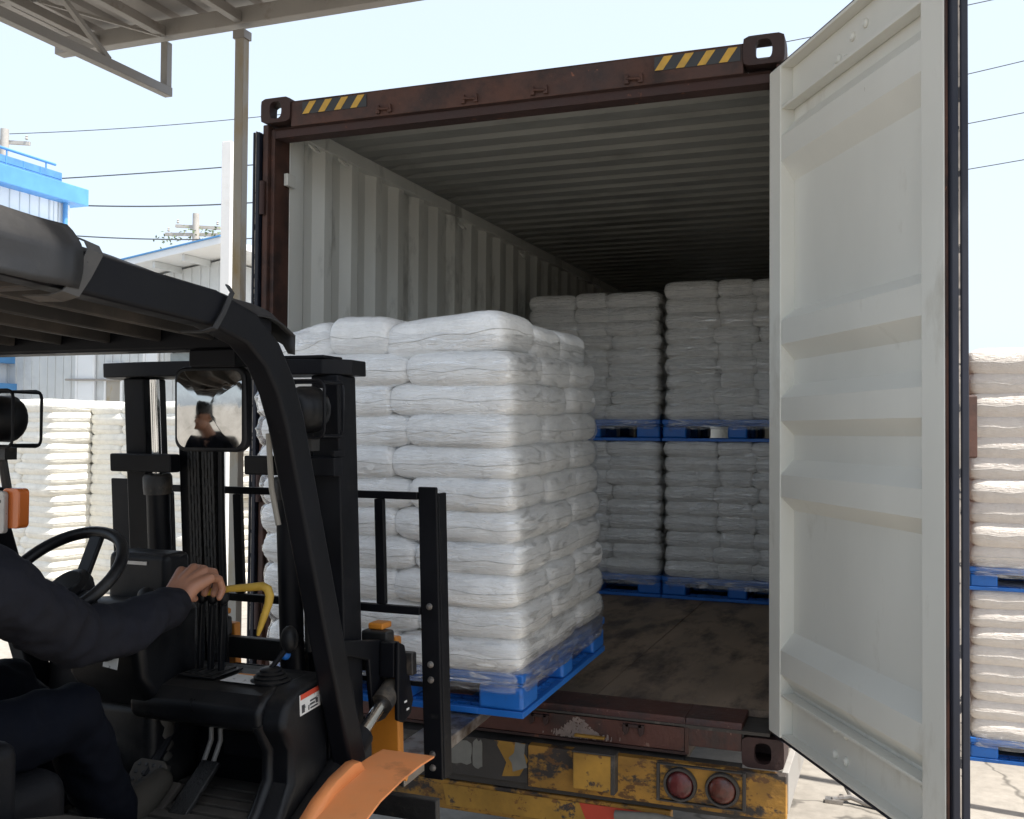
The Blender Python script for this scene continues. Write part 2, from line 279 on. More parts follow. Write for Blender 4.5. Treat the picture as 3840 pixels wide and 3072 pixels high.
# ------------------------------------------------------------------ shipping container
CW, CH, CL = 2.438, 2.896, 12.192
cont = thing('shipping_container', 'rust-red shipping container with open grey doors, on a yellow trailer', 'container', (CW/2, 0, 0))
def casting(x0, z0, top):
    """corner fitting: a thick shell with an oblong hole in the face"""
    bmx = bmesh.new()
    W_, H_, D_ = .162, .118, (.10 if top else .178)
    m = MB(); cx, cz = x0+W_/2, z0+H_/2
    n = 28
    def ring(hw, hh, r_, y):
        out = []
        for k in range(n):
            a = 2*math.pi*(k+.5)/n; c_, s_ = math.cos(a), math.sin(a)
            p = 8 if r_ else 3
            d = (abs(c_/hw)**p+abs(s_/hh)**p)**(-1/p); out.append((cx+c_*d, y, cz+s_*d))
        return out
    o0 = ring(W_/2, H_/2, 1, -.006); o1 = ring(W_/2, H_/2, 1, D_); i0 = ring(.033, .041, 0, -.006); i1 = ring(.033, .041, 0, .03); i2 = ring(.06, .045, 1, .031); i3 = ring(.06, .045, 1, .0985 if top else .15)
    V = o0+o1+i0+i1+i2+i3; F = []
    def br(a, b):
        for k in range(n): F.append((a*n+k, a*n+(k+1)%n, b*n+(k+1)%n, b*n+k))
    br(1,0); br(0,2); br(2,3); br(3,4); br(4,5)
    
    if top: br(5,1)
    else: F.append(tuple(n+k for k in range(n))); F.append(tuple(5*n+k for k in range(n)))
    m.add(V, F); bmx.free()
    return m.build('corner_casting', M['rust_dark'], cont, smooth=40)
for x0, z0, tp in ((0,CH-.118,1), (CW-.162,CH-.118,1), (CW-.162,0,0), (0,0,0)): casting(x0, z0, tp)
# open top-right casting lets the sky through: a lighter thin-walled lug
for s in (0, 1):
    q = (lambda x0, x1: (x0, x1)) if s == 0 else (lambda x0, x1: (CW-x1, CW-x0))
    cp = MB().box(*q(.004,.034), .006, .16, .12, CH-.12).build('corner_post', M['rust'], cont, .006)
    MB().box(*q(.034,.056), .03, .16, .13, CH-.14).build('post_return', M['rust'], cp, .004)
    MB().box(*q(.0005,.0035), .03, .15, .13, CH-.14).build('post_plate', M['rust_dark'], cp)
    for zz in (.45, 1.05, 1.75, 2.42):
        x = .016 if s == 0 else CW-.016; MB().tube([(x,-.010,zz-.08),(x,-.010,zz+.08)], .013, 10).build('hinge_pin', M['rust_dark'], cp, smooth=40)
# header: top rail with a step and a lower lip, stained along the bottom
hd = MB(); hd.prism([(.004,2.752),(.004,2.868),(.012,2.876),(.16,2.884),(.16,2.752)], 'X', .162, CW-.162)
header = hd.build('header', M['rust'], cont, .004)
lp = MB(); lp.prism([(.03,2.712),(.03,2.748),(.006,2.7515),(.12,2.7515),(.12,2.712)], 'X', .057, CW-.057); lp.build('header_lip', M['rust_dark'], header, .003)
for x in (.662, 1.087, 1.413, 1.829):
    lug = MB()
    for dx in (-.03, .03):
        lug.prism([(x+dx-.011,2.762),(x+dx+.010,2.762),(x+dx+.006,2.80),(x+dx-.006,2.80)], 'Y', -.010, .003)
    lug.tube([(x-.03,-.010,2.782),(x+.03,-.010,2.777)], .006, 8)
    lug.build('lashing_lug', M['rust'], header, .002)
for xa, xb in ((.226, .569), (1.915, 2.265)):
    dk = MB(); dk.box(xa, xb, .0005, .003, 2.803, 2.861); dp = dk.build('hazard_decal', M['blk_dec'], header)
    n = 4; st = (xb-xa)/n
    for k in range(n):
        x = xa+k*st; s = MB(); s.prism([(x+.002,2.804),(x+.036,2.804),(x+.076,2.860),(x+.040,2.860)], 'Y', -.0015, .0003); s.build('yellow_stripe', M['yel_dec'], dp)
# top, bottom side rails and corrugated walls
def corr(length, pitch, d, prof):
    out = []; y = 0
    while y < length:
        for a, b in prof: out.append((y+a*pitch, b*d))
        y += pitch
    return [q for q in out if q[0] <= length]
wprof = [(0,0),(.26,0),(.5,1),(.76,1)]
for s, nm in ((0, 'left'), (1, 'right')):
    xo = .008 if s == 0 else CW-.008; sg = 1 if s == 0 else -1
    pr = corr(CL-.5, .278, .036, wprof)
    V = []; F = []
    for i, (y, d) in enumerate(pr):
        x = xo+sg*(.042-d); V += [(x, .22+y, .16), (x, .22+y, 2.79)]
        if i: F.append((2*i-2, 2*i-1, 2*i+1, 2*i))
    w_ = MB(); w_.add(V, F); sw = w_.build('side_wall', [M['cream_in']], cont)
    m = sw.modifiers.new('thick', 'SOLIDIFY'); m.thickness = .002; m.offset = 0
    V2 = [(v[0]-sg*.004, v[1], v[2]) for v in V]; os_ = MB().add(V2, F).build('outer_side_sheet', M['rust'], cont)
    MB().box(xo if s == 0 else xo-.062, xo+.062 if s == 0 else xo, .179, CL-.1, 2.772, 2.885).build('top_side_rail', M['cream_in'], cont, .004)
    MB().box(xo if s == 0 else xo-.05, xo+.05 if s == 0 else xo, .179, CL-.1, .02, .175).build('bottom_side_rail', M['rust'], cont, .004)
    # flat jamb strip just inside the frame, with a weld seam and a cleat
    jx = (.048, .058) if s == 0 else (CW-.058, CW-.048)
    MB().box(jx[0], jx[1], .161, .262, .17, 2.771).build('jamb_strip', M['cream_in'], cont, .002)
    if s == 0:
        for y, z in ((.33,2.755),(.62,2.755),(2.2,2.72),(3.4,2.72)):
            MB().tube([(.075,y-.03,z),(.105,y-.02,z-.03),(.105,y+.02,z-.03),(.075,y+.03,z)], .007, 8).build('lashing_ring', M['cream_in'], cont, smooth=40)
        MB().box(.062, .085, .1, .17, 2.5, 2.56).build('cleat', M['cream'], cont, .003)
# roof: die-stamped ribs across
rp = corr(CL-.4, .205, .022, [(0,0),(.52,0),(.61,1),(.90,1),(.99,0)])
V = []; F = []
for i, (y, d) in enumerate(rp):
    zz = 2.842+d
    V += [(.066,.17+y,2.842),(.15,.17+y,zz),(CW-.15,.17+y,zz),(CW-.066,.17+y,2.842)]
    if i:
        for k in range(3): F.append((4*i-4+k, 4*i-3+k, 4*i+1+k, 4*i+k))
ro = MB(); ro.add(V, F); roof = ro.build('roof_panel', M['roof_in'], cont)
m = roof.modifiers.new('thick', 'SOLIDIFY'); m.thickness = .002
MB().box(.18, CW-.18, .161, .3, 2.868, 2.882).build('roof_plate', M['rust'], cont)
MB().box(.071, CW-.071, .3005, CL, 2.868, 2.882).build('roof_skin', M['rust'], cont)
MB().box(.0625, CW-.0625, .121, .17, 2.80, 2.85).build('roof_edge_strip', M['cream'], cont, .003)
MB().box(.01, CW-.01, CL-.1, CL-.06, .0, 2.88).build('end_wall', M['cream_in'], cont)
# floor of plywood sheets over a steel sill
for k in range(9):
    y0 = .21+k*1.32; y1 = min(y0+1.316, CL-.12)
    for xa, xb in ((.06,.815),(.819,1.619),(1.623,CW-.06)):
        z = random.uniform(-.0012,.0012); MB().box(xa, xb, y0, y1, .14, .168+z).build('plywood_sheet', M['ply'], cont, .0015, seg=1)
MB().box(.055, CW-.055, .0, CL-.2, .125, .138).build('underfloor_sheet', M['chassis'], cont)
sill = MB(); sill.prism([(0,.03),(0,.132),(.015,.148),(.02,.162),(.205,.170),(.205,.145),(.03,.13),(.03,.03)], 'X', .163, 2.049); sill.prism([(0.001,.055),(0.001,.132),(.015,.148),(.02,.162),(.205,.170),(.205,.145),(.03,.13),(.03,.055)], 'X', 2.0495, CW-.163)
sl_ = sill.build('door_sill', M['sill'], cont, .003)
MB().box(.165, 2.055, -.004, .05, .018, .029).build('sill_flange', M['rust_dark'], sl_)
MB().box(2.05, 2.066, -.003, .16, .02, .128).build('pocket_wall', M['rust'], sl_, .002)
for x in (.5, 1.431, 1.841):
    lug = MB()
    for dx in (-.032,.032): lug.prism([(x+dx-.013,.118),(x+dx+.013,.118),(x+dx+.012,.085),(x+dx-.004,.07),(x+dx-.012,.09)], 'Y', -.014, .002)
    lug.bar((x-.035,-.008,.112),(x+.035,-.008,.112), .012, .012); lug.build('lashing_lug', M['rust_dark'], sl_, .002)
sc_ = MB(); rnd = random.Random(5)
for k in range(520):
    x = rnd.gauss(1.605,.05); top_ = .045+.075*math.exp(-((x-1.6)/.06)**2); z = .034+abs(rnd.random())*(top_-.034)**1; w__ = rnd.uniform(.003,.011); h__ = rnd.uniform(.004,.016)*(1.3-(z-.03)/.1)
    yy_ = -.0005-k*4e-6; sc_.add([(x-w__/2,yy_,z),(x+w__*.3,yy_,z-.002),(x+w__*.6,yy_,z+h__*.8),(x-w__*.2,yy_,z+h__)], [(0,1,2,3)])
sc_.build('scraped_paint', M['patch2'], sl_)['kind'] = 'stuff'
# the sill's face is cut away beside the right casting: lower edge higher there
for k in range(24):
    y = .35+k*.47
    MB().box(.06, CW-.06, y, y+.05, .03, .122).build('cross_member', M['rust_dark'], cont)

# right door: swung open about 61 degrees past the frame, inner face towards the camera
PHI = R(60.716); HX, HY = 2.40, -.03
ex = Vector((math.cos(PHI), -math.sin(PHI), 0)); en = Vector((math.sin(PHI), math.cos(PHI), 0))   # along the leaf, outwards (outer face)
def dp(s, d, z): q = Vector((HX, HY, 0))+ex*s+en*d; return (q.x, q.y, z)
def dbox(s0, s1, d0, d1, z0, z1):
    P = [dp(s,d,z) for z in (z0,z1) for s,d in ((s0,d0),(s1,d0),(s1,d1),(s0,d1))]
    return MB().add(P, [(3,2,1,0),(4,5,6,7),(0,1,5,4),(1,2,6,5),(2,3,7,6),(3,0,4,7)])
dr = dbox(-.046, .06, 0, .062, .15, 2.74).build('right_door', M['cream'], cont, .004, label='open right door leaf, pale grey corrugated inside')
dbox(1.05, 1.168, 0, .060, .15, 2.74).build('lock_stile', M['cream'], dr, .004)
dbox(.06, 1.05, .002, .0615, 2.728, 2.74).build('top_flange', M['cream'], dr, .002)
dbox(.06, 1.05, .05, .06, 2.575, 2.728).build('top_rail_web', M['cream'], dr, .002)
dbox(.06, 1.05, .004, .055, 2.565, 2.577).build('top_rail_ledge', M['cream'], dr, .002)
dbox(.06, 1.05, .05, .06, .16, .315).build('bottom_rail_web', M['cream'], dr, .002)
dbox(.06, 1.05, .004, .055, .308, .318).build('bottom_rail_ledge', M['cream'], dr, .002)
dbox(.06, 1.05, .006, .055, .15, .162).build('bottom_flange', M['cream'], dr, .002)
prof = [(2.576,.060),(2.52,.060),(2.455,.006),(2.364,.006),(2.29,.060),(1.79,.060),(1.745,.006),(1.655,.006),(1.595,.060),(1.50,.060),(1.446,.006),(1.36,.006),(1.305,.060),(1.21,.060),(1.152,.006),(1.07,.006),(1.016,.060),(.547,.060),(.482,.006),(.395,.006),(.33,.060),(.31,.060)]
V = []; F = []
for i, (z, d) in enumerate(prof):
    V += [dp(.055+.001, d, z), dp(1.0505, d, z)]
    if i: F.append((2*i-2, 2*i-1, 2*i+1, 2*i))
pn = MB().add(V, F).build('door_panel', M['cream'], dr)
m = pn.modifiers.new('thick', 'SOLIDIFY'); m.thickness = .003
dbox(-.03, 1.16, .0645, .067, .152, 2.738).build('outer_skin', M['rust'], dr)
# door edge: two rubber lips with a dusty seam between
dbox(1.169, 1.176, .002, .008, .14, 2.75).build('edge_strip', M['rust'], dr)
for d0, d1 in ((.009,.032),(.038,.062)):
    dbox(1.169, 1.19, d0, d1, .13, 2.76).build('gasket', M['gasket'], dr, .005)
dbox(1.169, 1.186, .0325, .0375, .13, 2.76).build('gasket_seam', M['seam'], dr)
dbox(-.04, 1.17, .01, .06, .135, .15).build('bottom_gasket', M['gasket'], dr, .004)
dbox(-.05, 1.17, .01, .06, 2.7405, 2.752).build('top_gasket', M['gasket'], dr, .003)
dbox(1.05, 1.17, .066, .10, 1.245, 1.42).build('lock_bracket', M['rust'], dr, .006)
for ss in (.9, 1.1):
    MB().tube([dp(ss,.085,.08), dp(ss,.085,2.82)], .017, 12).build('lock_rod', M['steel'], dr, smooth=40)
for z0, z1, ss in ((.20,.20,.42),(.20,.20,.5),(.29,.29,.42),(.29,.29,.5),(.27,.27,.98),(.18,.18,.98),(2.66,2.66,.55),(2.62,2.62,.45),(2.67,2.67,.64),(2.6,2.6,.42),(2.6,2.6,.5),(2.66,2.66,.95)):
    MB().lathe([(.016,.0),(.016,.006),(.009,.013)], dp(ss,.05,z0), -en, 10).build('bolt', M['cream'], dr, smooth=40)
for zz in (.42, 1.05, 1.75, 2.42):
    dbox(-.06, .05, .068, .085, zz-.06, zz+.06).build('hinge_strap', M['rust_dark'], dr, .004)
sm_ = MB(); rnd = random.Random(11)
for (s0, z0, n_) in ((.72,.72,7),(.62,.62,5),(.42,2.42,9),(.5,2.47,6),(.86,1.9,4),(.3,1.25,4),(.95,.9,5),(.2,.22,8),(.33,.2,6),(.15,1.78,5)):
    for k in range(n_):
        s1 = s0+rnd.gauss(0,.035); z1 = z0+rnd.gauss(0,.03); L_ = rnd.uniform(.008,.045); an = rnd.uniform(-.9,.5); w_ = rnd.uniform(.0006,.0016)
        dd_ = .0588-k*3e-5
        P = [dp(s1,dd_,z1), dp(s1+L_*math.cos(an),dd_,z1+L_*math.sin(an)), dp(s1+L_*math.cos(an),dd_,z1+L_*math.sin(an)+w_), dp(s1,dd_,z1+w_*2)]
        if abs(z1-.72) < .2 or 1.8 < z1 < 2.28 or 1.22 < z1 < 1.3: sm_.add(P, [(0,1,2,3)])
sm_.build('scratch_marks', M['chassis'], dr)['kind'] = 'stuff'
# left door folded right back along the container's side: edge-on, dark gaskets towards us
ld = MB().box(-.036, -.006, .02, 1.2, .15, 2.74).build('left_door', M['rust'], cont, .004, label='left door leaf folded back along the container side')
for x0, x1 in ((-.04,-.028),(-.022,-.002)):
    MB().box(x0, x1, -.012, .0195, .13, 2.74).build('gasket', M['gasket'], ld, .005)
MB().box(-.0275, -.0225, -.006, .0195, .13, 2.745).build('gasket_seam', M['seam'], ld)
for ss in (.35, .8): MB().tube([(-.055,ss,.1),(-.055,ss,2.8)], .016, 10).build('lock_rod', M['steel'], ld, smooth=40)

# ------------------------------------------------------------------ trailer
tr = thing('trailer', 'yellow flaking trailer with round tail lamps under the container', 'trailer', (CW/2, .5, GZ))
for x in (.68, 1.68):
    b_ = MB(); b_.box(x, x+.12, .12, 11.8, -.02, .0); b_.box(x+.05, x+.07, .12, 11.8, -.3, -.02); b_.box(x, x+.12, .12, 11.8, -.32, -.3); b_.build('chassis_beam', M['chassis'], tr)
bt = MB(); bt.prism([(-.03,-.03),(-.035,-.012),(.2,.006),(.26,.006),(.26,-.03)], 'X', .02, 2.05); bt.prism([(-.03,-.03),(-.035,-.012),(.03,-.004),(.03,-.03)], 'X', 2.05, 2.275); bt.build('bolster_top', M['chassis'], tr, .004)
bumper = MB().box(1.40, 2.452, -.055, -.01, -.205, -.031).build('rear_bumper', M['yellowrust'], tr, .005)
MB().box(.1, 1.398, -.045, -.012, -.2, -.031).build('bumper_left', M['chassis'], tr, .005)
for xa, xb, za, zb in ((1.02,1.14,-.15,-.05),(1.145,1.19,-.16,-.04)):
    pts = []
    for k in range(18):
        a = 2*math.pi*k/18; q = 1+.16*nz(k*.9, xa*7, 0); pts.append(((xa+xb)/2+(xb-xa)/2*q*max(-1,min(1,1.25*math.cos(a))), (za+zb)/2+(zb-za)/2*q*max(-1,min(1,1.25*math.sin(a)))))
    MB().prism(pts, 'Y', -.047, -.044).build('filler_patch', M['patch'], tr)
pts = [(1.34,-.03),(1.385,-.035),(1.38,-.08),(1.395,-.13),(1.33,-.155),(1.325,-.12),(1.31,-.1),(1.335,-.075)]
MB().prism(pts, 'Y', -.047, -.044).build('filler_patch', M['patch'], tr)
MB().prism([(1.245,-.032),(1.385,-.032),(1.37,-.06),(1.4,-.1),(1.36,-.17),(1.28,-.18),(1.3,-.12)], 'Y', -.0462, -.0448).build('paint_flake', M['yellowgood'], tr)
bx = MB().box(1.565, 1.735, -.11, -.0551, -.175, -.025).build('bump_stop', M['yellowgood'], tr, .008)
MB().box(1.725, 1.742, -.113, -.0552, -.18, -.02).build('side_plate', M['chassis'], bx, .003)
MB().box(1.562, 1.745, -.117, -.0553, -.026, -.018).build('cap_plate', M['chassis'], bx, .003)
MB().box(1.59, 1.72, -.02, .1, .013, .024).build('pad', M['yellowgood'], tr, .003)
lampp = MB().box(1.935, 2.265, -.062, -.0551, -.185, -.047).build('lamp_plate', M['yellowrust'], tr, .003)
for s in ((1.925,1.938,-.19,-.042),(2.262,2.275,-.19,-.042)): MB().box(s[0],s[1],-.075,-.0555,s[2],s[3]).build('plate_edge', M['chassis'], lampp, .003)
for s in ((-.047,-.041),(-.191,-.185)): MB().box(1.938,2.262,-.075,-.0557,s[0],s[1]).build('plate_edge', M['chassis'], lampp, .002)
for x, mt in ((2.02,'redlens'),(2.185,'orlens')):
    rim = MB().lathe([(.066,0),(.068,.006),(.064,.022),(.056,.022),(.054,.008)], (x,-.0625,-.117), (0,-1,0), 28).build('lamp_rim', M['chassis'], lampp, smooth=40)
    MB().lathe([(.055,.006),(.05,.02),(.035,.028),(.015,.031),(.002,.0315)], (x,-.0625,-.117), (0,-1,0), 28).build('lamp_lens', M[mt], rim, smooth=50)
MB().box(.1, 2.0, -.03, .02, -.36, -.235).build('under_bar', M['yellowrust'], tr, .006)
MB().prism([(1.0,-.25),(1.62,-.25),(1.66,-.34),(1.02,-.34)], 'Y', -.036, -.031).build('reflective_strip', M['yellowgood'], tr)
MB().prism([(1.62,-.25),(1.88,-.25),(1.9,-.3),(1.8,-.34),(1.66,-.34)], 'Y', -.0355, -.031).build('red_strip', M['redprint'], tr)
MB().box(.0, 2.4, -.02, .06, -.232, -.206).build('gap_plate', M['chassis'], tr, .002)
MB().tube([(1.78,-.06,-.27),(1.95,-.07,-.255),(2.1,-.065,-.27),(2.25,-.06,-.30)], .02, 10).build('air_hose', M['patch'], tr, smooth=50)
MB().box(2.43, 2.456, -.009, 1.3, -.19, -.03).build('side_beam', M['galv'], tr, .004)
for y in (3.75, 5.05, 6.35):
    for x in (.12, .43, 1.78, 2.09):
        wh = MB(); wh.lathe([(.24,0),(.42,0),(.47,.03),(.48,.08),(.48,.19),(.47,.24),(.42,.27),(.24,.27)], (x,y,GZ+.479), (1,0,0), 32); w_ = wh.build('wheel', M['tyre'], tr, smooth=40)
        MB().lathe([(.245,.03),(.22,.07),(.1,.09),(.09,.2),(.22,.2),(.245,.24)], (x,y,GZ+.479), (1,0,0), 24).build('rim', M['steel'], w_, smooth=40)
MB().prism([(2.78,-.03),(2.78,-.06),(3.0,-.16),(3.02,-.30),(2.99,-.30),(2.97,-.18)], 'X', 1.78, 2.44).build('mudguard', M['galv'], tr, .003)
MB().box(1.8, 2.42, 2.985, 3.0, GZ+.12, -.28).build('mud_flap', M['tyre'], tr, .003)

for o in tr.children:                                     # the rear cluster sits close under the container's corner castings
    k = o.name.split('.')[0]
    if k in ('rear_bumper','bumper_left','filler_patch','paint_flake','bump_stop','pad','lamp_plate','under_bar','reflective_strip','red_strip','gap_plate','air_hose','side_beam'): o.location.z += .03
    if k == 'bolster_top': o.location.z += .008
    if k == 'lamp_plate': o.location.x += .026; o.location.z += .008
    if k == 'bump_stop': o.location.x += .048; o.location.z += .006
# ------------------------------------------------------------------ canopy over the loading place (its underside shows top left)
cn = thing('canopy', 'grey steel canopy with ribbed sheet roof above the forklift', 'canopy', (-1.68, 2.15, GZ))
YBm, XL, XR, YN = 2.15, -3.43, 4.2, -3.0
MB().box(XL, XR, YBm-.05, YBm+.05, 4.30, 4.43).build('edge_beam', M['galv'], cn, .006)
for y in (-2.75,): MB().box(XL, XR, y-.05, y+.05, 4.30, 4.43).build('edge_beam', M['galv'], cn, .006)
# trusses along Y
for x in (-2.37, 3.9):
    MB().box(x-.035, x+.035, YN+.3, YBm-.051, 4.30, 4.37).build('top_chord', M['galv'], cn, .004)
    MB().box(x-.035, x+.035, YN+.3, YBm+.035, 3.86, 3.93).build('bottom_chord', M['galv'], cn, .004)
    MB().box(x-.03, x+.03, YBm-.03, YBm+.03, 3.931, 4.269).build('end_strut', M['galv'], cn, .004)
    for k in range(4):
        y = YBm-.6-k*1.2; a = MB(); a.bar((x,y,3.93),(x,y-.6,4.30), .035, .035, (1,0,0)); a.bar((x,y-.6,4.30),(x,y-1.2,3.93), .035, .035, (1,0,0)); a.build('web_brace', M['galv'], cn)
for x in (-3.0, -1.68): MB().box(x-.03, x+.03, YN+.2, YBm-.051, 4.315, 4.385).build('rafter', M['galv'], cn, .004)
for y in (1.45, .35, -.8, -1.95): MB().box(XL+.03, XR-.03, y-.03, y+.03, 4.405, 4.475).build('purlin', M['galv'], cn, .004)
a = MB(); a.bar((-2.9,1.45,4.38),(-2.37,YBm-.06,4.30), .02, .02); a.bar((-3.0,.35,4.38),(-2.37,1.45,4.38), .02, .02); a.build('tie_rod', M['galv'], cn)
pr = []; x = XL-.05
while x < XR: pr += [(x,0),(x+.12,0),(x+.15,.035),(x+.19,.035),(x+.22,0)]; x += .25
V = []; F = []
for i, (x, d) in enumerate(pr):
    V += [(x, YN, 4.478+d), (x, YBm+.12, 4.478+d)]
    if i: F.append((2*i-2, 2*i-1, 2*i+1, 2*i))
rs = MB().add(V, F).build('roof_sheet', M['sheet'], cn); m = rs.modifiers.new('thick', 'SOLIDIFY'); m.thickness = .0015
def lpost(x, y):
    p = MB(); p.box(x-.038, x+.038, y-.036, y+.036, GZ, 4.268); pp = p.build('post', M['post'], cn, .005)
    MB().box(x-.11, x+.11, y-.11, y+.11, GZ, GZ+.015).build('foot_plate', M['steel'], pp)
    MB().box(x-.05, x+.05, y-.048, y+.048, 4.2, 4.264).build('cap_plate', M['galv'], pp, .003)
for x, y in ((-1.68, YBm), (-1.68, -2.75), (4.1, YBm), (4.1, -2.75)): lpost(x, y)

# ------------------------------------------------------------------ yard beyond, left
LEFT_STACKS = True
def window(par, x, y0, y1, z0, z1, n=2, ax='X', sg=1, fm='frame'):
    """framed window in a wall; ax X: wall plane x=const, spans y; ax Y: wall plane y=const, spans x (y0,y1 are x)"""
    q = (lambda a,b,c,d,e,f: (a,b,c,d,e,f)) if ax == 'X' else (lambda a,b,c,d,e,f: (c,d,a,b,e,f))
    xa, xb = sorted((x, x+.03*sg)); g_ = MB(); g_.box(*q(xa, xb, y0, y1, z0, z1)); gl = g_.build('window', M['glass'], par)
    xa, xb = sorted((x+.001*sg, x+.07*sg)); t_ = .06
    f = MB(); f.box(*q(xa,xb,y0-t_,y0,z0-t_,z1+t_)); f.box(*q(xa,xb,y1,y1+t_,z0-t_,z1+t_)); f.box(*q(xa,xb,y0,y1,z1,z1+t_)); f.box(*q(xa,xb,y0,y1,z0-t_,z0))
    for k in range(1, n): yy = y0+(y1-y0)*k/n; f.box(*q(xa,xb,yy-.03,yy+.03,z0,z1))
    f.build('window_frame', M[fm], gl)
    return gl
# office block with blue trim: long wall faces +X and runs away from us
OX, OY = -17.0, 16.05
ob = thing('office_building', 'white building with bright blue trim and parapet behind the bales', 'building', (OX-4, OY-8, GZ))
MB().box(OX-8, OX, OY-14, OY, GZ, 7.06).build('wall', M['clad2'], ob)
for k in range(46):
    for za, zb_ in ((2.42, 2.8), (6.42, 7.05)): MB().box(OX, OX+.015, OY-13.9+k*.3, OY-13.9+k*.3+.025, za, zb_).build('panel_joint', M['clad'], ob)
for k in range(5): MB().box(OX, OX+.015, OY-.15-k*.13, OY-.13-k*.13, 2.42, 7.05).build('panel_joint', M['clad'], ob)
MB().box(OX-8.1, OX+.35, OY-14, OY+.28, 7.061, 7.5).build('cornice', M['bluetrim'], ob, .02)
MB().box(OX-8, OX+.02, OY-14, OY-.3, 7.501, 7.82).build('parapet', M['bluetile'], ob)
for k in range(26): MB().box(OX+.021, OX+.03, OY-14+k*.52, OY-14+k*.52+.025, 7.51, 7.815).build('tile_joint', M['bluetrim'], ob)
MB().box(OX+.021, OX+.029, OY-14, OY-.31, 7.65, 7.67).build('tile_course', M['bluetrim'], ob)
rl = MB(); rl.tube([(OX-.1,OY-14,8.02),(OX-.1,OY-.4,8.02)], .035, 8)
for k in range(12): rl.tube([(OX-.1,OY-13.9+k*1.2,7.82),(OX-.1,OY-13.9+k*1.2,8.02)], .02, 6)
rl.build('roof_rail', M['bluetrim'], ob)
MB().tube([(OX+.1,OY-.25,GZ),(OX+.1,OY-.25,7.06)], .06, 10).build('downpipe', M['bluetrim'], ob, smooth=40)
for zt, zb_ in ((6.2,5.1),(4.15,3.15)):
    for k in range(5):
        y1 = OY-.75-k*2.4; window(ob, OX, y1-1.95, y1, zb_, zt-.06, 4)
MB().box(OX, OX+.3, OY-14, OY-.5, 6.2, 6.4).build('window_hood', M['bluetrim'], ob)
MB().box(OX, OX+.25, OY-14, OY-.42, 2.86, 3.06).build('window_sill', M['bluetrim'], ob)
MB().box(OX, OX+.25, OY-14, OY-.42, 4.84, 5.02).build('window_sill', M['bluetrim'], ob)
MB().box(OX, OX+.3, OY-14, OY+.3, 2.2, 2.38).build('floor_band', M['bluetrim'], ob)

# grey metal shed: gable wall towards us
def pix(x, y, d):
    """a point seen at (x, y) of the 2156-wide photo, d metres in front of the camera along its axis"""
    f_ = 3794.2; s = 3840/2156
    return CAMP+(fw+rt*((x*s-1920)/f_)-up*((y*s-1536)/f_))*d
def onY(x, y, Y):
    q = pix(x, y, 1)-CAMP; return CAMP+q*((Y-CAMP.y)/q.y)
GY = 14.2
ra, rb = onY(235,548,GY-1.0), onY(465,492,GY-1.0); sl_r = (rb.z-ra.z)/(rb.x-ra.x)
def roofz(x): return ra.z+(x-ra.x)*sl_r
SX1 = onY(465,700,GY).x; SX0 = SX1-8.5
wh = thing('metal_shed', 'pale grey ribbed metal shed with sloping roof behind the yard', 'shed', (SX1-4, GY+4, GZ))
MB().prism([(SX0,GZ),(SX1,GZ),(SX1,roofz(SX1)-.25),(SX0,roofz(SX0)-.25)], 'Y', GY, GY+9).build('wall', M['clad'], wh)
k = 0
while SX0+k*.24 < SX1-.05:
    x = SX0+k*.24; k += 1; MB().box(x, x+.035, GY-.02, GY, GZ, roofz(x)-.26).build('wall_rib', M['clad'], wh)
xa, xb = SX0-.3, rb.x
MB().prism([(xa,roofz(xa)-.2),(xb,roofz(xb)-.2),(xb,roofz(xb)-.06),(xa,roofz(xa)-.06)], 'Y', GY-1.0, GY+9.3).build('roof', M['clad2'], wh)
MB().prism([(xa,roofz(xa)-.0595),(xb,roofz(xb)-.0595),(xb,roofz(xb)-.03),(xa,roofz(xa)-.03)], 'Y', GY-1.04, GY-.9).build('verge_trim', M['bluetrim'], wh)
for px_ in (300, 380, 440):
    x = onY(px_,560,GY).x; MB().box(x, x+.06, GY-.9, GY-.021, roofz(x)-.34, roofz(x)-.2).build('roof_strut', M['clad'], wh)
def door_at(px0, px1, py, mt):
    a, b = onY(px0,py,GY), onY(px1,py,GY); d_ = MB().box(a.x, b.x, GY-.05, GY-.021, GZ, a.z).build('door', M[mt], wh); f = MB()
    f.box(a.x-.06,a.x,GY-.07,GY-.021,GZ,a.z+.06); f.box(b.x,b.x+.06,GY-.07,GY-.021,GZ,a.z+.06); f.box(a.x,b.x,GY-.07,GY-.021,a.z,a.z+.06); f.build('door_frame', M['frame'], d_)
door_at(228, 258, 770, 'post'); door_at(310, 332, 740, 'clad2'); door_at(168, 200, 738, 'clad2')
a, b = onY(362,745,GY), onY(455,775,GY)
MB().box(a.x, b.x, GY-.05, GY-.021, b.z, a.z).build('dark_opening', M['glass'], wh)
MB().box(a.x-.1, b.x+.1, GY-.7, GY-.0505, a.z+.02, a.z+.12).build('awning', M['clad2'], wh)
a = onY(145,800,GY); MB().tube([(a.x,GY-.1,a.z),(a.x+1.6,GY-.1,a.z-.02)], .025, 8).build('wall_pipe', M['galv'], wh)
# tall white column beside the canopy post
q = pix(482, 330, 11.5); zt = pix(482, 300, 11.5).z
tag(MB().box(q.x-.062, q.x+.062, q.y-.05, q.y+.05, GZ, zt).build('white_column', M['whitewash'], None, .005), 'tall white rendered column just left of the canopy post', 'column')

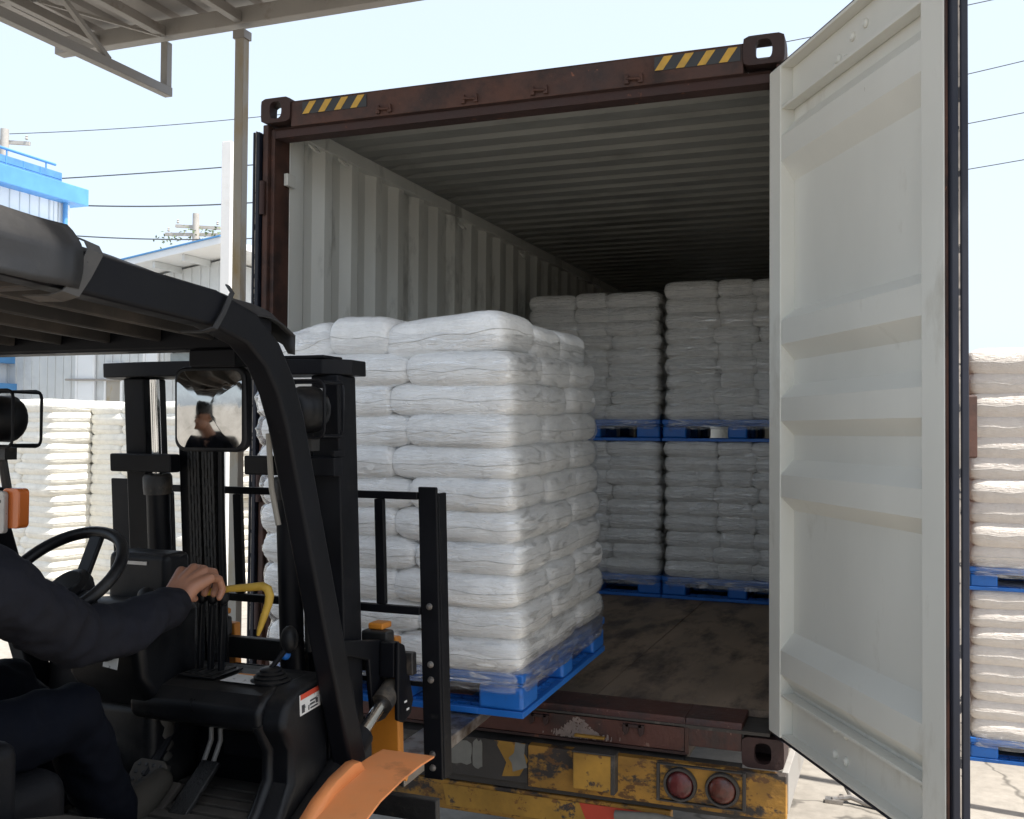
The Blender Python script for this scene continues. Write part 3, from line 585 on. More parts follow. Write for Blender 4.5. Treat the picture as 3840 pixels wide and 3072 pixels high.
# utility poles and wires
def pole(x, y, h_, label, arms, leafy=False):
    t = thing('utility_pole', label, 'pole', (x, y, GZ), 'utility poles')
    MB().tube([(x,y,GZ),(x,y,h_)], [.2,.13], 12).build('shaft', M['conc'], t, smooth=40)
    for i, (z, hw) in enumerate(arms):
        MB().bar((x-hw,y-.1,z),(x+hw,y+.35,z-.12), .1, .12).build('cross_arm', M['conc'], t)
        for k in (-.9,.9):
            MB().lathe([(.03,0),(.06,.04),(.03,.08),(.05,.12),(.02,.16)], (x+hw*k,y+.1+k*.2,z+.05-.06*k), (0,0,1), 8).build('insulator', M['conc'], t, smooth=40)
    if leafy:
        rnd = random.Random(4); lv = MB()
        for k in range(150):
            a = rnd.uniform(-1,1); px_ = x+a*1.75+rnd.uniform(-.2,.2); pz = h_-.75-.28*abs(a)+rnd.gauss(0,.16)-.5*rnd.random()*(rnd.random()<.3); py = y+rnd.gauss(0,.35)
            d = Vector((rnd.gauss(0,1),rnd.gauss(0,1),rnd.gauss(0,1))).normalized()*.085; e = d.orthogonal().normalized()*.035
            c = Vector((px_,py,pz)); lv.add([c-d,c+e,c+d,c-e], [(0,1,2,3)])
        lv.build('creeper', M['bush'], t)
    return t
pa = pix(10, 272, 34); pole(pa.x, pa.y, pa.z, 'concrete utility pole behind the blue parapet', [(pa.z-.35, .75)])
pb_ = pix(413, 450, 40); pole(pb_.x, pb_.y, pb_.z, 'distant utility pole with green creeper above the grey shed roof', [(pb_.z-.75, 1.4), (pb_.z-.45, .9)], True)
def wire(a, b, label, sag=.15, r_=.02):
    a, b = Vector(a), Vector(b); m = MB()
    m.tube([a.lerp(b, k/16)-Vector((0,0,sag*4*(k/16)*(1-k/16))) for k in range(17)], r_, 6)
    tag(m.build('power_line', M['wire'], None), label, 'wire', 'overhead wires')
wire(pix(20,282,34), pix(620,238,34), 'thin wire running from the pole above the blue parapet', .1, .013)
wire(pix(-400,400,30), pix(620,340,30), 'overhead wire crossing behind the white column, uppermost', .1, .018)
wire(pix(147,432,28), pix(620,420,28), 'overhead wire from the blue building corner, middle', .1, .02)
wire(pix(147,496,28), pix(620,498,28), 'overhead wire from the blue building corner, lowest', .1, .018)
for k, (ya, yb) in enumerate(((14,-14),(146,120),(250,228),(348,330))):
    wire(pix(1560,[106,260,345,430][k],30), pix(2500,[-95,42,165,272][k],30), ['highest','second highest','second lowest','lowest'][k]+' of the four wires right of the door', .1, .014)
# scrap of bent metal on the concrete under the door
q = Vector((2.62, 2.05, GZ))
s_ = MB(); s_.tube([q+Vector((-.12,0,.02)),q+Vector((-.02,.02,.035)),q+Vector((.05,.0,.02)),q+Vector((.14,-.03,.015))], .016, 8); s_.tube([q+Vector((-.02,.02,.035)),q+Vector((-.05,.1,.06)),q+Vector((-.02,.14,.12))], .012, 8); s_.box(q.x-.16,q.x-.06,q.y-.03,q.y+.03,GZ+.001,GZ+.022)
tag(s_.build('metal_scrap', M['steel'], None, smooth=40), 'small bent metal scrap lying on the concrete under the door', 'scrap')
# ------------------------------------------------------------------ bags, pallets and wrapped loads
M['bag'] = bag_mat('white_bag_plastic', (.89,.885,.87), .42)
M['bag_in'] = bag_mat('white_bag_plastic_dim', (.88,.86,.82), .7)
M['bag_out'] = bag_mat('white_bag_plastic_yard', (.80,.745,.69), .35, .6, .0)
def film_mat(name, fmin, fmax):
    m = bpy.data.materials.new(name); m.use_nodes = True; t = m.node_tree; N = t.nodes; Lk = t.links.new
    out = N['Material Output']; N.remove(N['Principled BSDF'])
    gm = N.new('ShaderNodeNewGeometry'); mp = N.new('ShaderNodeMapping'); mp.inputs['Rotation'].default_value = (R(16), R(-14), 0); mp.inputs['Scale'].default_value = (2.5, 2.5, 24); Lk(gm.outputs['Position'], mp.inputs[0])
    n = N.new('ShaderNodeTexNoise'); n.inputs['Scale'].default_value = 2.0; n.inputs['Detail'].default_value = 6; n.inputs['Distortion'].default_value = 1.6; n.inputs['Roughness'].default_value = .62; Lk(mp.outputs[0], n.inputs[0])
    bp = N.new('ShaderNodeBump'); bp.inputs['Strength'].default_value = .6; bp.inputs['Distance'].default_value = .02; Lk(n.outputs[0], bp.inputs['Height'])
    gl = N.new('ShaderNodeBsdfGlossy'); gl.inputs['Roughness'].default_value = .06; gl.inputs['Color'].default_value = (1,1,1,1); Lk(bp.outputs[0], gl.inputs['Normal'])
    df = N.new('ShaderNodeBsdfDiffuse'); df.inputs['Color'].default_value = (.85,.85,.85,1); Lk(bp.outputs[0], df.inputs['Normal'])
    tr_ = N.new('ShaderNodeBsdfTransparent'); tr_.inputs['Color'].default_value = (1,1,1,1)
    lw = N.new('ShaderNodeFresnel'); io = N.new('ShaderNodeMath'); io.operation = 'MULTIPLY_ADD'; Lk(gm.outputs['Backfacing'], io.inputs[0]); io.inputs[1].default_value = 1/1.72-1.72; io.inputs[2].default_value = 1.72; Lk(io.outputs[0], lw.inputs['IOR']); Lk(bp.outputs[0], lw.inputs['Normal'])
    mr = N.new('ShaderNodeMapRange'); Lk(n.outputs[0], mr.inputs[0]); mr.inputs[1].default_value = .45; mr.inputs[2].default_value = .8; mr.inputs[3].default_value = fmin; mr.inputs[4].default_value = fmax
    m1 = N.new('ShaderNodeMixShader'); Lk(mr.outputs[0], m1.inputs[0]); Lk(tr_.outputs[0], m1.inputs[1]); Lk(df.outputs[0], m1.inputs[2])
    n3 = N.new('ShaderNodeTexNoise'); n3.inputs['Scale'].default_value = 9; n3.inputs['Detail'].default_value = 2; n3.inputs['Distortion'].default_value = 2.5; m3_ = N.new('ShaderNodeMapping'); m3_.inputs['Scale'].default_value = (.45, .45, 1.8); m3_.inputs['Rotation'].default_value = (R(9), R(-7), 0); Lk(gm.outputs['Position'], m3_.inputs[0]); Lk(m3_.outputs[0], n3.inputs[0])
    mg = N.new('ShaderNodeMapRange'); Lk(n3.outputs[0], mg.inputs[0]); mg.inputs[1].default_value = .57; mg.inputs[2].default_value = .64; mg.inputs[3].default_value = 0; mg.inputs[4].default_value = .22   # doubled film shines more
    sm = N.new('ShaderNodeMath'); sm.operation = 'ADD'; sm.use_clamp = True; Lk(lw.outputs[0], sm.inputs[0]); Lk(mg.outputs[0], sm.inputs[1])
    m2 = N.new('ShaderNodeMixShader'); Lk(sm.outputs[0], m2.inputs[0]); Lk(m1.outputs[0], m2.inputs[1]); Lk(gl.outputs[0], m2.inputs[2])
    Lk(m2.outputs[0], out.inputs[0]); return m
M['film'] = film_mat('stretch_film', 0., .07)
M['film_milky'] = film_mat('stretch_film_layers', .03, .42)

M['stitch'] = pmat('grey_seam_thread', (.58,.57,.55), .7, var=.3, vscale=30)
BAGMESH = {}
def bag_mesh(lx, ly, lz, seed, mat, res=1.0):
    """pillow-shaped sack: two cushions joined in a pinched seam, with creases"""
    key = (lx, ly, lz, seed, mat.name)
    if key in BAGMESH: return BAGMESH[key]
    nu, nv = max(8, int(28*res)), max(6, int(22*res)); m = MB(); idx = {}
    def pt(i, j, side):
        s = -1+2*i/nu; t = -1+2*j/nv
        s = math.copysign(abs(s)**.72, s); t = math.copysign(abs(t)**.72, t)          # denser near the rim
        k = 1-.075*(abs(s)**5)*(abs(t)**5)
        edge = ((1-abs(s)**6)*(1-abs(t)**6))
        h = (max(0, edge))**.36
        x, y = s*lx/2*k, t*ly/2*k
        if h < 1e-4:
            w_ = nz(x*9+seed, y*9, seed*3.1)*.012; return (x*(1+.01*nz(seed, y*14, 1)), y*(1+.012*nz(x*14, seed, 2)), w_-.004)
        wr = nz(x*7+seed*5, y*7, side*3)*.35+nz(x*3+seed, y*16, side)*.28+nz(x*24, y*5+seed*2, side)*.2
        rim = 1-min(1, h)
        fine = (1-abs(nz(x*11+seed, y*34, 4+side)))*.0022+(1-abs(nz(x*40, y*13+seed, 8+side)))*.0018 if res > 1 else 0
        z = side*(lz/2*h*(1+.08*wr)+fine)+.012*nz(x*5, y*5, seed*7)*rim
        return (x+.006*wr*rim, y+.006*wr*rim, z)
    V = []; F = []
    def vid(i, j, side):
        on = i in (0, nu) or j in (0, nv); k = (i, j, 0 if on else side)
        if k not in idx: idx[k] = len(V); V.append(pt(i, j, side))
        return idx[k]
    for side in (1, -1):
        for i in range(nu):
            for j in range(nv): F.append((vid(i,j,side), vid(i+1,j,side), vid(i+1,j+1,side), vid(i,j+1,side)))
    m.add(V, F)
    if res > .6:
        loop = [vid(i,0,1) for i in range(nu)]+[vid(nu,j,1) for j in range(nv)]+[vid(i,nv,1) for i in range(nu,0,-1)]+[vid(0,j,1) for j in range(nv,0,-1)]
        m.cur = 1; m.tube([V[k] for k in loop], .0016, 5, closed=True); m.cur = 0
    me = m.mesh('bag', [mat, M['stitch']], 75); BAGMESH[key] = me; return me
def add_bag(load, me, loc, rz=0, flip=0):
    o = bpy.data.objects.new('bag', me); COL.objects.link(o); o.parent = load; o.location = loc; o.rotation_euler = (flip, 0, rz); return o

def wrap_shell(load, W, D, z0, z1, pitch, zb, bulge=.016, mat=None, top=True, nper=150, crumple=1.0, vres=7):
    """thin film round the load: follows the layers, taut between them; local coordinates, load centre at x=y=0"""
    nv = int((z1-z0)/pitch*vres); m = MB(); hw, hd = W/2, D/2
    def ringpt(u, hx, hy, p=16.0):
        a = 2*math.pi*u; c_, s_ = math.cos(a), math.sin(a); d = (abs(c_/hx)**p+abs(s_/hy)**p)**(-1/p); return c_*d, s_*d
    per = 2*(W+D)
    def wr(u, z):
        s_ = u*per; a_ = 1-abs(nz(s_*2.4+z*1.1, z*17-s_*1.3, W)); b_ = 1-abs(nz(s_*4.0-z*3, z*31+s_*2.2, 4.7+W)); k_ = max(0, nz(s_*1.7, z*3.1, 9))
        return crumple*(.0045*a_**5+.0035*b_**6+.006*k_*(1-abs(nz(s_*15, z*19, 2)))**4)
    def fn(u, v):
        z = z0+(z1-z0)*v
        ph = ((z-zb)/pitch) % 1.0; b_ = math.sin(math.pi*ph)**.7 if z > zb else .35
        o = .010+bulge*(b_-.6)+.005*nz(math.cos(6.28*u)*4, math.sin(6.28*u)*4, z*18)+wr(u, z)
        tin = max(0, (z-(z1-1.1*pitch))/(1.1*pitch)); o -= .045*tin**1.5
        x, y = ringpt(u, hw+o, hd+o); return (x, y, z+.004*nz(x*6, y*6, 3))
    m.grid(nper, nv, fn, True)
    o = bpy.data.objects.new('stretch_wrap', m.mesh('stretch_wrap', mat or M['film'], 80)); COL.objects.link(o); o.parent = load
    return o

def pallet(name, label, W, D, loc, group, rot=(0,0,0), detail=True):
    """blue moulded pallet: deck, nine blocks, bottom skids; local frame centred in plan, z from 0 to .15"""
    t = thing(name, label, 'pallet', loc, group); t.rotation_euler = rot
    def part(nm, mb, bev=.006):
        o = bpy.data.objects.new(nm, mb.mesh(nm, M['blue'], 35)); COL.objects.link(o); o.parent = t
        md = o.modifiers.new('bevel', 'BEVEL'); md.width = bev; md.segments = 2; md.limit_method = 'ANGLE'; md.angle_limit = R(40); return o
    hw, hd = W/2, D/2
    dk = MB(); dk.box(-hw, hw, -hd, hd, .118, .15); dk.box(-hw+.006, hw-.006, -hd+.006, hd-.006, .105, .1185); part('deck', dk)
    cw, md_ = .165, .13
    for ix in (-1, 0, 1):
        for iy in (-1, 0, 1):
            ax = cw if ix else md_; ay = cw if iy else md_
            x0 = -hw+.003 if ix < 0 else (hw-.003-ax if ix > 0 else -ax/2); y0 = -hd+.003 if iy < 0 else (hd-.003-ay if iy > 0 else -ay/2)
            b_ = MB(); b_.box(x0, x0+ax, y0, y0+ay, .0215, .1045); part('block', b_, .012)
    for iy in (-1, 0, 1):
        ay = .14; y0 = -hd if iy < 0 else (hd-ay if iy > 0 else -ay/2)
        b_ = MB(); n = 12; st = (W-.34)/n
        b_.box(-hw, -hw+.17, y0, y0+ay, 0, .022); b_.box(hw-.17, hw, y0, y0+ay, 0, .022)
        for yy in (y0, y0+.06, y0+ay-.025): b_.box(-hw+.1701, hw-.1701, yy, yy+.025, .0, .0215)
        for k in range(n+1): b_.box(-hw+.172+k*st-.006, -hw+.172+k*st+.006, y0+.0251, y0+ay-.0251, .002, .021)
        part('skid', b_, .002)
    for ix in (-1, 0, 1):
        ax = .14; x0 = -hw if ix < 0 else (hw-ax if ix > 0 else -ax/2)
        for ya, yb in ((-hd+.1405, -.0705), (.0705, hd-.1405)):
            b_ = MB(); 
            for xx in (x0, x0+.058, x0+ax-.025): b_.box(xx, xx+.025, ya, yb, .0005, .0212)
            n = 6
            for k in range(1, n): b_.box(x0+.0251, x0+ax-.0251, ya+(yb-ya)*k/n-.005, ya+(yb-ya)*k/n+.005, .002, .0205)
            part('cross_skid', b_, .002)
    return t

def load(name, label, loc, W, D, layers, pitch, cols, rows, group, mat, rot=(0,0,0), lean=(0,0), res=1.0, wrap=True, z0wrap=-.07, over=1.28, slump=0., nper=150, skirt=True, film=True):
    """wrapped stack of sacks; cols: list of column joint lists (fractions of W), alternating by layer; rows: bags deep"""
    t = thing(name, label, 'bag stack', loc, group); t.rotation_euler = rot
    rnd = random.Random(hash(label) % 1000 if False else len(label)*17+layers)
    for L_ in range(layers):
        js = [0]+list(cols[L_ % len(cols)])+[1]; ly = D/rows
        for c_ in range(len(js)-1):
            lx = (js[c_+1]-js[c_])*W; xc = (js[c_]+js[c_+1])/2*W-W/2
            for r_ in range(rows):
                me = bag_mesh(round(lx+.03, 3), round(ly+.034, 3), round(pitch*over, 4), rnd.randrange(3), mat, res)
                x = xc+rnd.uniform(-.006,.006)+lean[0]*L_*pitch; y = -D/2+ly*(r_+.5)+rnd.uniform(-.012,.012)+(.035*(1 if L_ % 2 else -1) if 0 < r_ < rows-1 else 0)+lean[1]*L_*pitch
                z = pitch*(L_+.5)+rnd.uniform(-.004,.004)
                o = add_bag(t, me, (x, y, z), rnd.uniform(-.012,.012)+(math.pi if rnd.random() < .5 else 0), 0)
                o.rotation_euler[0] = rnd.uniform(-.012,.012); o.rotation_euler[1] = rnd.uniform(-.01,.01)
                if slump and L_ == layers-1:
                    s_ = xc/(W/2); s_ = s_ if s_ < 0 else s_*.45; o.location.z += .010-slump*s_*s_*.8; o.rotation_euler[1] += slump*4*s_; o.scale = (.96, .97, 1.15); o.location.x *= .95; o.location.y *= .96
    if wrap:
        if film: s = wrap_shell(t, W+.012, D+.012, z0wrap, layers*pitch-.02, pitch, 0, nper=nper, vres=16 if nper > 200 else 9)
        sk = MB(); hw_, hd_ = W/2+.016, D/2+.016
        def skf(u, v):
            a_ = 2*math.pi*u; c_, s_ = math.cos(a_), math.sin(a_); d_ = (abs(c_/hw_)**18+abs(s_/hd_)**18)**(-1/18); q_ = .004*nz(c_*9, s_*9, v*5)+.003*nz(c_*30, s_*30, v*9); z_ = -.062+.11*v+(.012*nz(c_*4, s_*4, 7) if v < .1 else 0)
            k_ = 1+(q_-.012*max(0, v-.5))/.5; return (c_*d_*k_, s_*d_*k_, z_)
        sk.grid(nper, 10, skf, True); 
        if skirt: so_ = bpy.data.objects.new('wrap_skirt', sk.mesh('wrap_skirt', M['film_milky'], 80)); COL.objects.link(so_); so_.parent = t
        if lean != (0,0):
            for v in s.data.vertices: v.co.x += lean[0]*max(0, v.co.z); v.co.y += lean[1]*max(0, v.co.z)
    return t

# the load on the forks: pallet corner nearest us at about (1.65, -.79, .33), tilted back with the mast
TILT = R(1.6); PW_, PD_ = 1.0, 1.04
pc = Vector((1.65-PW_/2, -.80, .325))                        # middle of the pallet's rear bottom edge
rotm = Matrix.Rotation(TILT, 3, 'X')
pctr = pc+rotm @ Vector((0, PD_/2, 0))
pallet('plastic_pallet', 'blue plastic pallet held on the forklift forks', PW_, PD_, pctr, 'blue plastic pallets', (TILT,0,0))
pb = pctr+rotm @ Vector((0, 0, .1515))
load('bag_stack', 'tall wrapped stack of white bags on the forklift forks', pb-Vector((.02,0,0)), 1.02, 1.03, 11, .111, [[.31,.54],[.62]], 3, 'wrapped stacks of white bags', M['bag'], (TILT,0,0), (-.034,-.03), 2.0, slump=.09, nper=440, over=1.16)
# four loads deep in the container
YB = 2.86; grp = 'wrapped stacks of white bags'
bc = [[.37,.6],[.34,.64],[.38,.6],[.36,.62]]
for lbl, plbl, x, z, W, n in (
    ('lower left wrapped bag stack inside the container', 'blue pallet on the container floor, left, under the lower bag stack', .825, .1705, .96, 9),
    ('lower right wrapped bag stack inside the container', 'blue pallet on the container floor, right, under the lower bag stack', 1.84, .1705, 1.0, 9),
    ('upper left wrapped bag stack inside the container', 'blue pallet between the two left bag stacks in the container', .815, 1.255, .96, 9),
    ('upper right wrapped bag stack inside the container', 'blue pallet between the two right bag stacks in the container', 1.84, 1.255, 1.0, 9)):
    up_ = z > 1; pit = .1035 if not up_ else (.0995 if x < 1 else .1055)
    pallet('plastic_pallet', plbl, W+.03, 1.0, (x, YB+.5, z), 'blue plastic pallets')
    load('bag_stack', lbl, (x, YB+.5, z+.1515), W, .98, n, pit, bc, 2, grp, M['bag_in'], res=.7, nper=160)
# two loads in the yard, right
for lbl, plbl, z, n, pit in (
    ('lower wrapped bag stack in the yard right of the door', 'blue pallet on the yard ground right of the door', GZ, 8, .1185),
    ('upper wrapped bag stack in the yard right of the door', 'blue pallet between the two yard bag stacks right of the door', GZ+1.105, 10, .1405)):
    pallet('plastic_pallet', plbl, 1.1, 1.1, (3.84, 3.72, z), 'blue plastic pallets')
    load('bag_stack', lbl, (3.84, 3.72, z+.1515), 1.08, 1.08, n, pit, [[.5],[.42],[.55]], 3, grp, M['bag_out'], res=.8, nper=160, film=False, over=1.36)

# wrapped stacks of bags across the yard, two tiers, left
for lbl, x, y, z, W, n, pit in (
    ('lower bag stack in the sunlit yard at the left photo edge', -8.05, 6.75, GZ, 2.0, 9, .139),
    ('lower bag stack in the sunlit yard just left of the mast', -6.0, 6.85, GZ, 2.0, 9, .139),
    ('upper bag stack in the sunlit yard behind the left head lamp', -8.1, 6.7, GZ+1.262, 2.1, 9, .133),
    ('upper bag stack in the sunlit yard left of the mast', -5.95, 6.85, GZ+1.262, 2.1, 9, .130)):
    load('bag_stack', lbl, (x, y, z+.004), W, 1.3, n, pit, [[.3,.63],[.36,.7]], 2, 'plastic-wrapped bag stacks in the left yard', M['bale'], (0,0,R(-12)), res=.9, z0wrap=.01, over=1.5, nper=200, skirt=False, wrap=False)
# ------------------------------------------------------------------ forklift
fk = thing('forklift', 'black and orange forklift carrying a pallet into the container', 'forklift', (1.0, -2.6, GZ))
TM = math.tan(R(4.0))
def T(x, dy, z): return (x, -1.46+dy-(z+.3)*TM, z)          # mast frame, leaning back
def tbox(x0, x1, d0, d1, z0, z1):
    P = [T(x,d,z) for z in (z0,z1) for x,d in ((x0,d0),(x1,d0),(x1,d1),(x0,d1))]
    return MB().add(P, [(3,2,1,0),(4,5,6,7),(0,1,5,4),(1,2,6,5),(2,3,7,6),(3,0,4,7)])
def bolt(par, p, ax, r_=.011, mt='steel'): return MB().lathe([(r_*1.25,0),(r_*1.25,.003),(r_,.0035),(r_*.9,.009),(r_*.3,.010)], p, ax, 10).build('bolt', M[mt], par, smooth=40)
# ---- mast
ms = tbox(1.345, 1.43, -.10, 0, -.66, 1.461).build('mast', M['black'], fk, .006)
tbox(.70, .775, -.10, 0, -.66, 1.461).build('outer_rail', M['black'], ms, .006)
for a, b in ((.86,.90),(1.285,1.34)): tbox(a, b, -.06, .05, -.6, 1.40).build('inner_rail', M['black'], ms, .006)
poly = [(.585,-.03),(.64,-.115),(.80,-.135),(1.24,-.135),(1.39,-.115),(1.447,-.05),(1.447,.03),(.585,.03)]
V = [T(x,d,z) for z in (1.462,1.505) for x,d in poly]; n = len(poly)
MB().add(V, [tuple(range(n-1,-1,-1)), tuple(range(n,2*n))]+[(i,(i+1)%n,n+(i+1)%n,n+i) for i in range(n)]).build('top_crossmember', M['black'], ms, .004)
tbox(1.18, 1.40, -.12, -.02, 1.506, 1.514).build('top_plate', M['black'], ms, .002)
for a, b in ((.68,.90),(1.15,1.44)): tbox(a, b, -.145, -.101, 1.185, 1.238).build('mid_bracket', M['black'], ms, .005)
tbox(1.43, 1.441, -.146, -.09, 1.239, 1.255).build('bracket_tab', M['black'], ms, .002)
tbox(.64, 1.43, -.09, -.01, -.30, -.2).build('bottom_crossmember', M['black'], ms, .005)
for x in (.815, 1.262):
    MB().tube([T(x,-.10,-.55), T(x,-.10,1.16)], .034, 18).build('lift_cylinder', M['black'], ms, smooth=40)
    cr = MB().tube([T(x,-.10,1.16), T(x,-.10,1.455)], .014, 14).build('lift_rod', M['chrome'], ms, smooth=40)
    MB().lathe([(.04,0),(.042,.02),(.042,.05),(.036,.06)], T(x,-.10,1.12), (0,-TM,1), 16).build('cylinder_gland', M['black_worn'], ms, smooth=40)
for x in (1.29,): MB().tube([T(1.30,-.14,1.2),T(1.305,-.145,1.1),T(1.34,-.13,.95),T(1.33,-.12,.7)], .012, 8).build('hose', M['blackplastic'], ms, smooth=50)
MB().tube([T(1.238,-.15,1.30),T(1.25,-.16,1.15),T(1.262,-.15,1.05)], .008, 8).build('pipe', M['post'], ms, smooth=50)
# leaf chains: overlapping plates
for x0 in (.912, .962):
    ch = MB()
    for k in range(74):
        z = -.5+k*.0255
        for j in range(4):
            xx = x0+j*.011; d = .0012 if (k+j) % 2 else 0
            q = tbox(xx, xx+.008, -.085-d, -.055+d, z-.014, z+.014); ch.add(q.v, q.f)
    ch.build('lift_chain', M['grease'], ms)
tbox(.905, 1.01, -.0545, -.045, -.5, 1.3).build('chain_guard', M['black'], ms, .002)
MB().tube([T(1.015,-.07,-.3),T(1.017,-.075,.4),T(1.012,-.07,1.0),T(1.015,-.06,1.4)], .011, 8).build('hose', M['blackplastic'], ms, smooth=50)
st = tbox(1.364, 1.384, -.1035, -.1005, 1.375, 1.425).build('warning_label', M['sticker'], ms, .0); tbox(1.367,1.381,-.105,-.1038,1.405,1.417).build('label_print', M['redprint'], st)
tbox(1.372,1.376,-.105,-.1038,1.383,1.398).build('label_print', M['darkprint'], st)
# tilt bracket outside the right rail, with its cylinder
tb = MB().prism([(-1.69,.745),(-1.46,.705),(-1.435,.69),(-1.375,.52),(-1.39,.485),(-1.43,.468),(-1.47,.47),(-1.50,.50),(-1.515,.57),(-1.53,.66),(-1.63,.69),(-1.69,.70)], 'X', 1.436, 1.452).build('tilt_bracket', M['black'], ms, .005)
MB().prism([(-1.47,.706),(-1.43,.69),(-1.37,.52),(-1.385,.48),(-1.43,.465),(-1.468,.48),(-1.47,.55)], 'X', 1.5, 1.515).build('outer_plate', M['black'], tb, .006)
MB().box(1.4522, 1.4998, -1.47, -1.435, .60, .70).build('bracket_web', M['black'], tb, .004)
MB().tube([(1.476,-1.46,.55),(1.476,-1.62,.475)], .017, 14).build('tilt_rod', M['chrome'], tb, smooth=40)
MB().tube([(1.476,-1.43,.563),(1.476,-1.50,.532)], .033, 14).build('rod_eye', M['black_worn'], tb, smooth=40)
MB().tube([(1.476,-1.615,.477),(1.476,-1.95,.32)], .036, 14).build('tilt_cylinder', M['black'], tb, smooth=40)
for (y, z) in ((-1.425,.525),(-1.41,.50)):
    MB().box(1.5152,1.5158,y-.008,y+.008,z-.003,z+.003).build('chalk_mark', M['sticker'], tb)
# ---- carriage, backrest, forks
cg = tbox(.44, 1.534, .105, .135, .598, .665).build('carriage', M['black_worn'], fk, .005)
tbox(.44, 1.60, .105, .1345, .17, .24).build('lower_bar', M['black_worn'], cg, .005)
for x in (.80, 1.19): tbox(x, x+.05, .06, .1045, .17, .66).build('roller_plate', M['black_worn'], cg, .004)
br = tbox(1.548, 1.608, .1355, .147, .29, 1.148).build('load_backrest', M['black'], fk, .004)
tbox(1.598, 1.61, .1475, .20, .29, 1.13).build('post_flange', M['black'], br, .003)

tbox(.425, .495, .1355, .147, .29, 1.148).build('left_post', M['black'], br, .004)
for z, h_ in ((1.110,.022),(.772,.024)): tbox(.4955, 1.5475, .13, .152, z, z+h_).build('cross_bar', M['black'], br, .003)
for x in (.64, .905, 1.15, 1.405): tbox(x, x+.03, .132, .150, .797, 1.109).build('bar', M['black'], br, .003)
tbox(.4955, 1.5475, .137, .145, .56, .575).build('lower_cross_bar', M['black'], br, .002)
for z in (.80, .63, .585, .365, .325): bolt(br, T(1.578,.135,z), (0,-1,0), .008)
for x, nm in ((1.372,'right'),(.80,'left')):
    fo = tbox(x, x+.095, .137, .172, .30, .70).build('fork', M['orange2'], fk, .006)
    tbox(x+.004, x+.091, .085, .136, .664, .725).build('fork_hook', M['black_worn'], fo, .008)
    tbox(x+.02, x+.07, .10, .16, .7255, .745).build('lock_pin', M['orange2'], fo, .006)
    yb, zb = -1.335, .295; zt = lambda y: .3175+(y+.8)*math.tan(TILT)
    bl = MB(); w0 = .125
    P = []
    for y, hw, th in ((-1.36,.0625,.05),(-1.1,.0625,.045),(-.6,.062,.035),(-.1,.05,.02),(0.05,.035,.012)):
        P += [(x+.047-hw,y,zt(y)-th),(x+.047+hw,y,zt(y)-th),(x+.047+hw,y,zt(y)),(x+.047-hw,y,zt(y))]
    F = [(0,3,2,1)]
    for k in range(4): F += [(4*k+i, 4*k+(i+1)%4, 4*k+4+(i+1)%4, 4*k+4+i) for i in range(4)]
    F.append((16,17,18,19)); MB().add(P, F).build('blade', M['steel'], fo, .004)
# ---- overhead guard
PTH = [(-1.69,.36),(-2.035,1.33),(-2.075,1.41),(-2.13,1.48),(-2.21,1.532),(-2.34,1.562),(-2.86,1.59),(-3.55,1.625),(-3.66,1.60),(-3.72,1.52),(-3.9,.35)]
gd = MB().path([(1.5,y,z) for y,z in PTH], .058, .078, (1,0,0)).build('overhead_guard', M['black'], fk, .010, seg=3)
MB().path([(.47,y,z) for y,z in PTH], .058, .078, (1,0,0)).build('left_frame', M['black'], gd, .010, seg=3)
MB().box(.5, 1.4705, -2.13, -2.05, 1.497, 1.575).build('front_crossbar', M['black'], gd, .008)
MB().box(.5, 1.4705, -3.6, -3.53, 1.56, 1.63).build('rear_crossbar', M['black'], gd, .008)
for k in range(6):
    x = .60+k*.152
    MB().bar((x,-2.131,1.54),(x,-3.53,1.60), .014, .045).build('roof_slat', M['slat'], gd, .004)
MB().box(.5, 1.4705, -2.78, -2.74, 1.548, 1.566).build('cross_strip', M['slat'], gd, .003)
# tarpaulin laced over the roof
def tarp(u, v):
    x = .44+u*1.045; y = -3.62+v*1.65
    pr = [(-3.7,1.665),(-2.86,1.645),(-2.6,1.634),(-2.34,1.612),(-2.14,1.598),(-2.03,1.585),(-1.96,1.57)]
    z = pr[-1][1]
    for (ya, za), (yb, zb) in zip(pr, pr[1:]):
        if ya <= y <= yb: z = za+(zb-za)*(y-ya)/(yb-ya)
    e = min(u, 1-u)*2
    z += .022*min(1, e*4)+.010*math.sin(u*41+2*nz(0,y*3,0))*min(1,e*5)+.012*nz(x*5, y*3, 2)+.007*nz(x*14, y*9, 5)
    if e < .04: z -= .018-.012*nz(0, y*9, 3)
    if v > .965: z -= .055*(v-.965)/.035+.012*nz(x*9, 0, 4); y = -1.972+.008*nz(x*12,z*9,1)
    return (x+(.012*nz(0,y*6,8) if u > .97 else 0), y, z)
tp = MB().grid(60, 84, tarp).build('tarpaulin', M['tarp'], gd, smooth=60); m = tp.modifiers.new('thick', 'SOLIDIFY'); m.thickness = .004
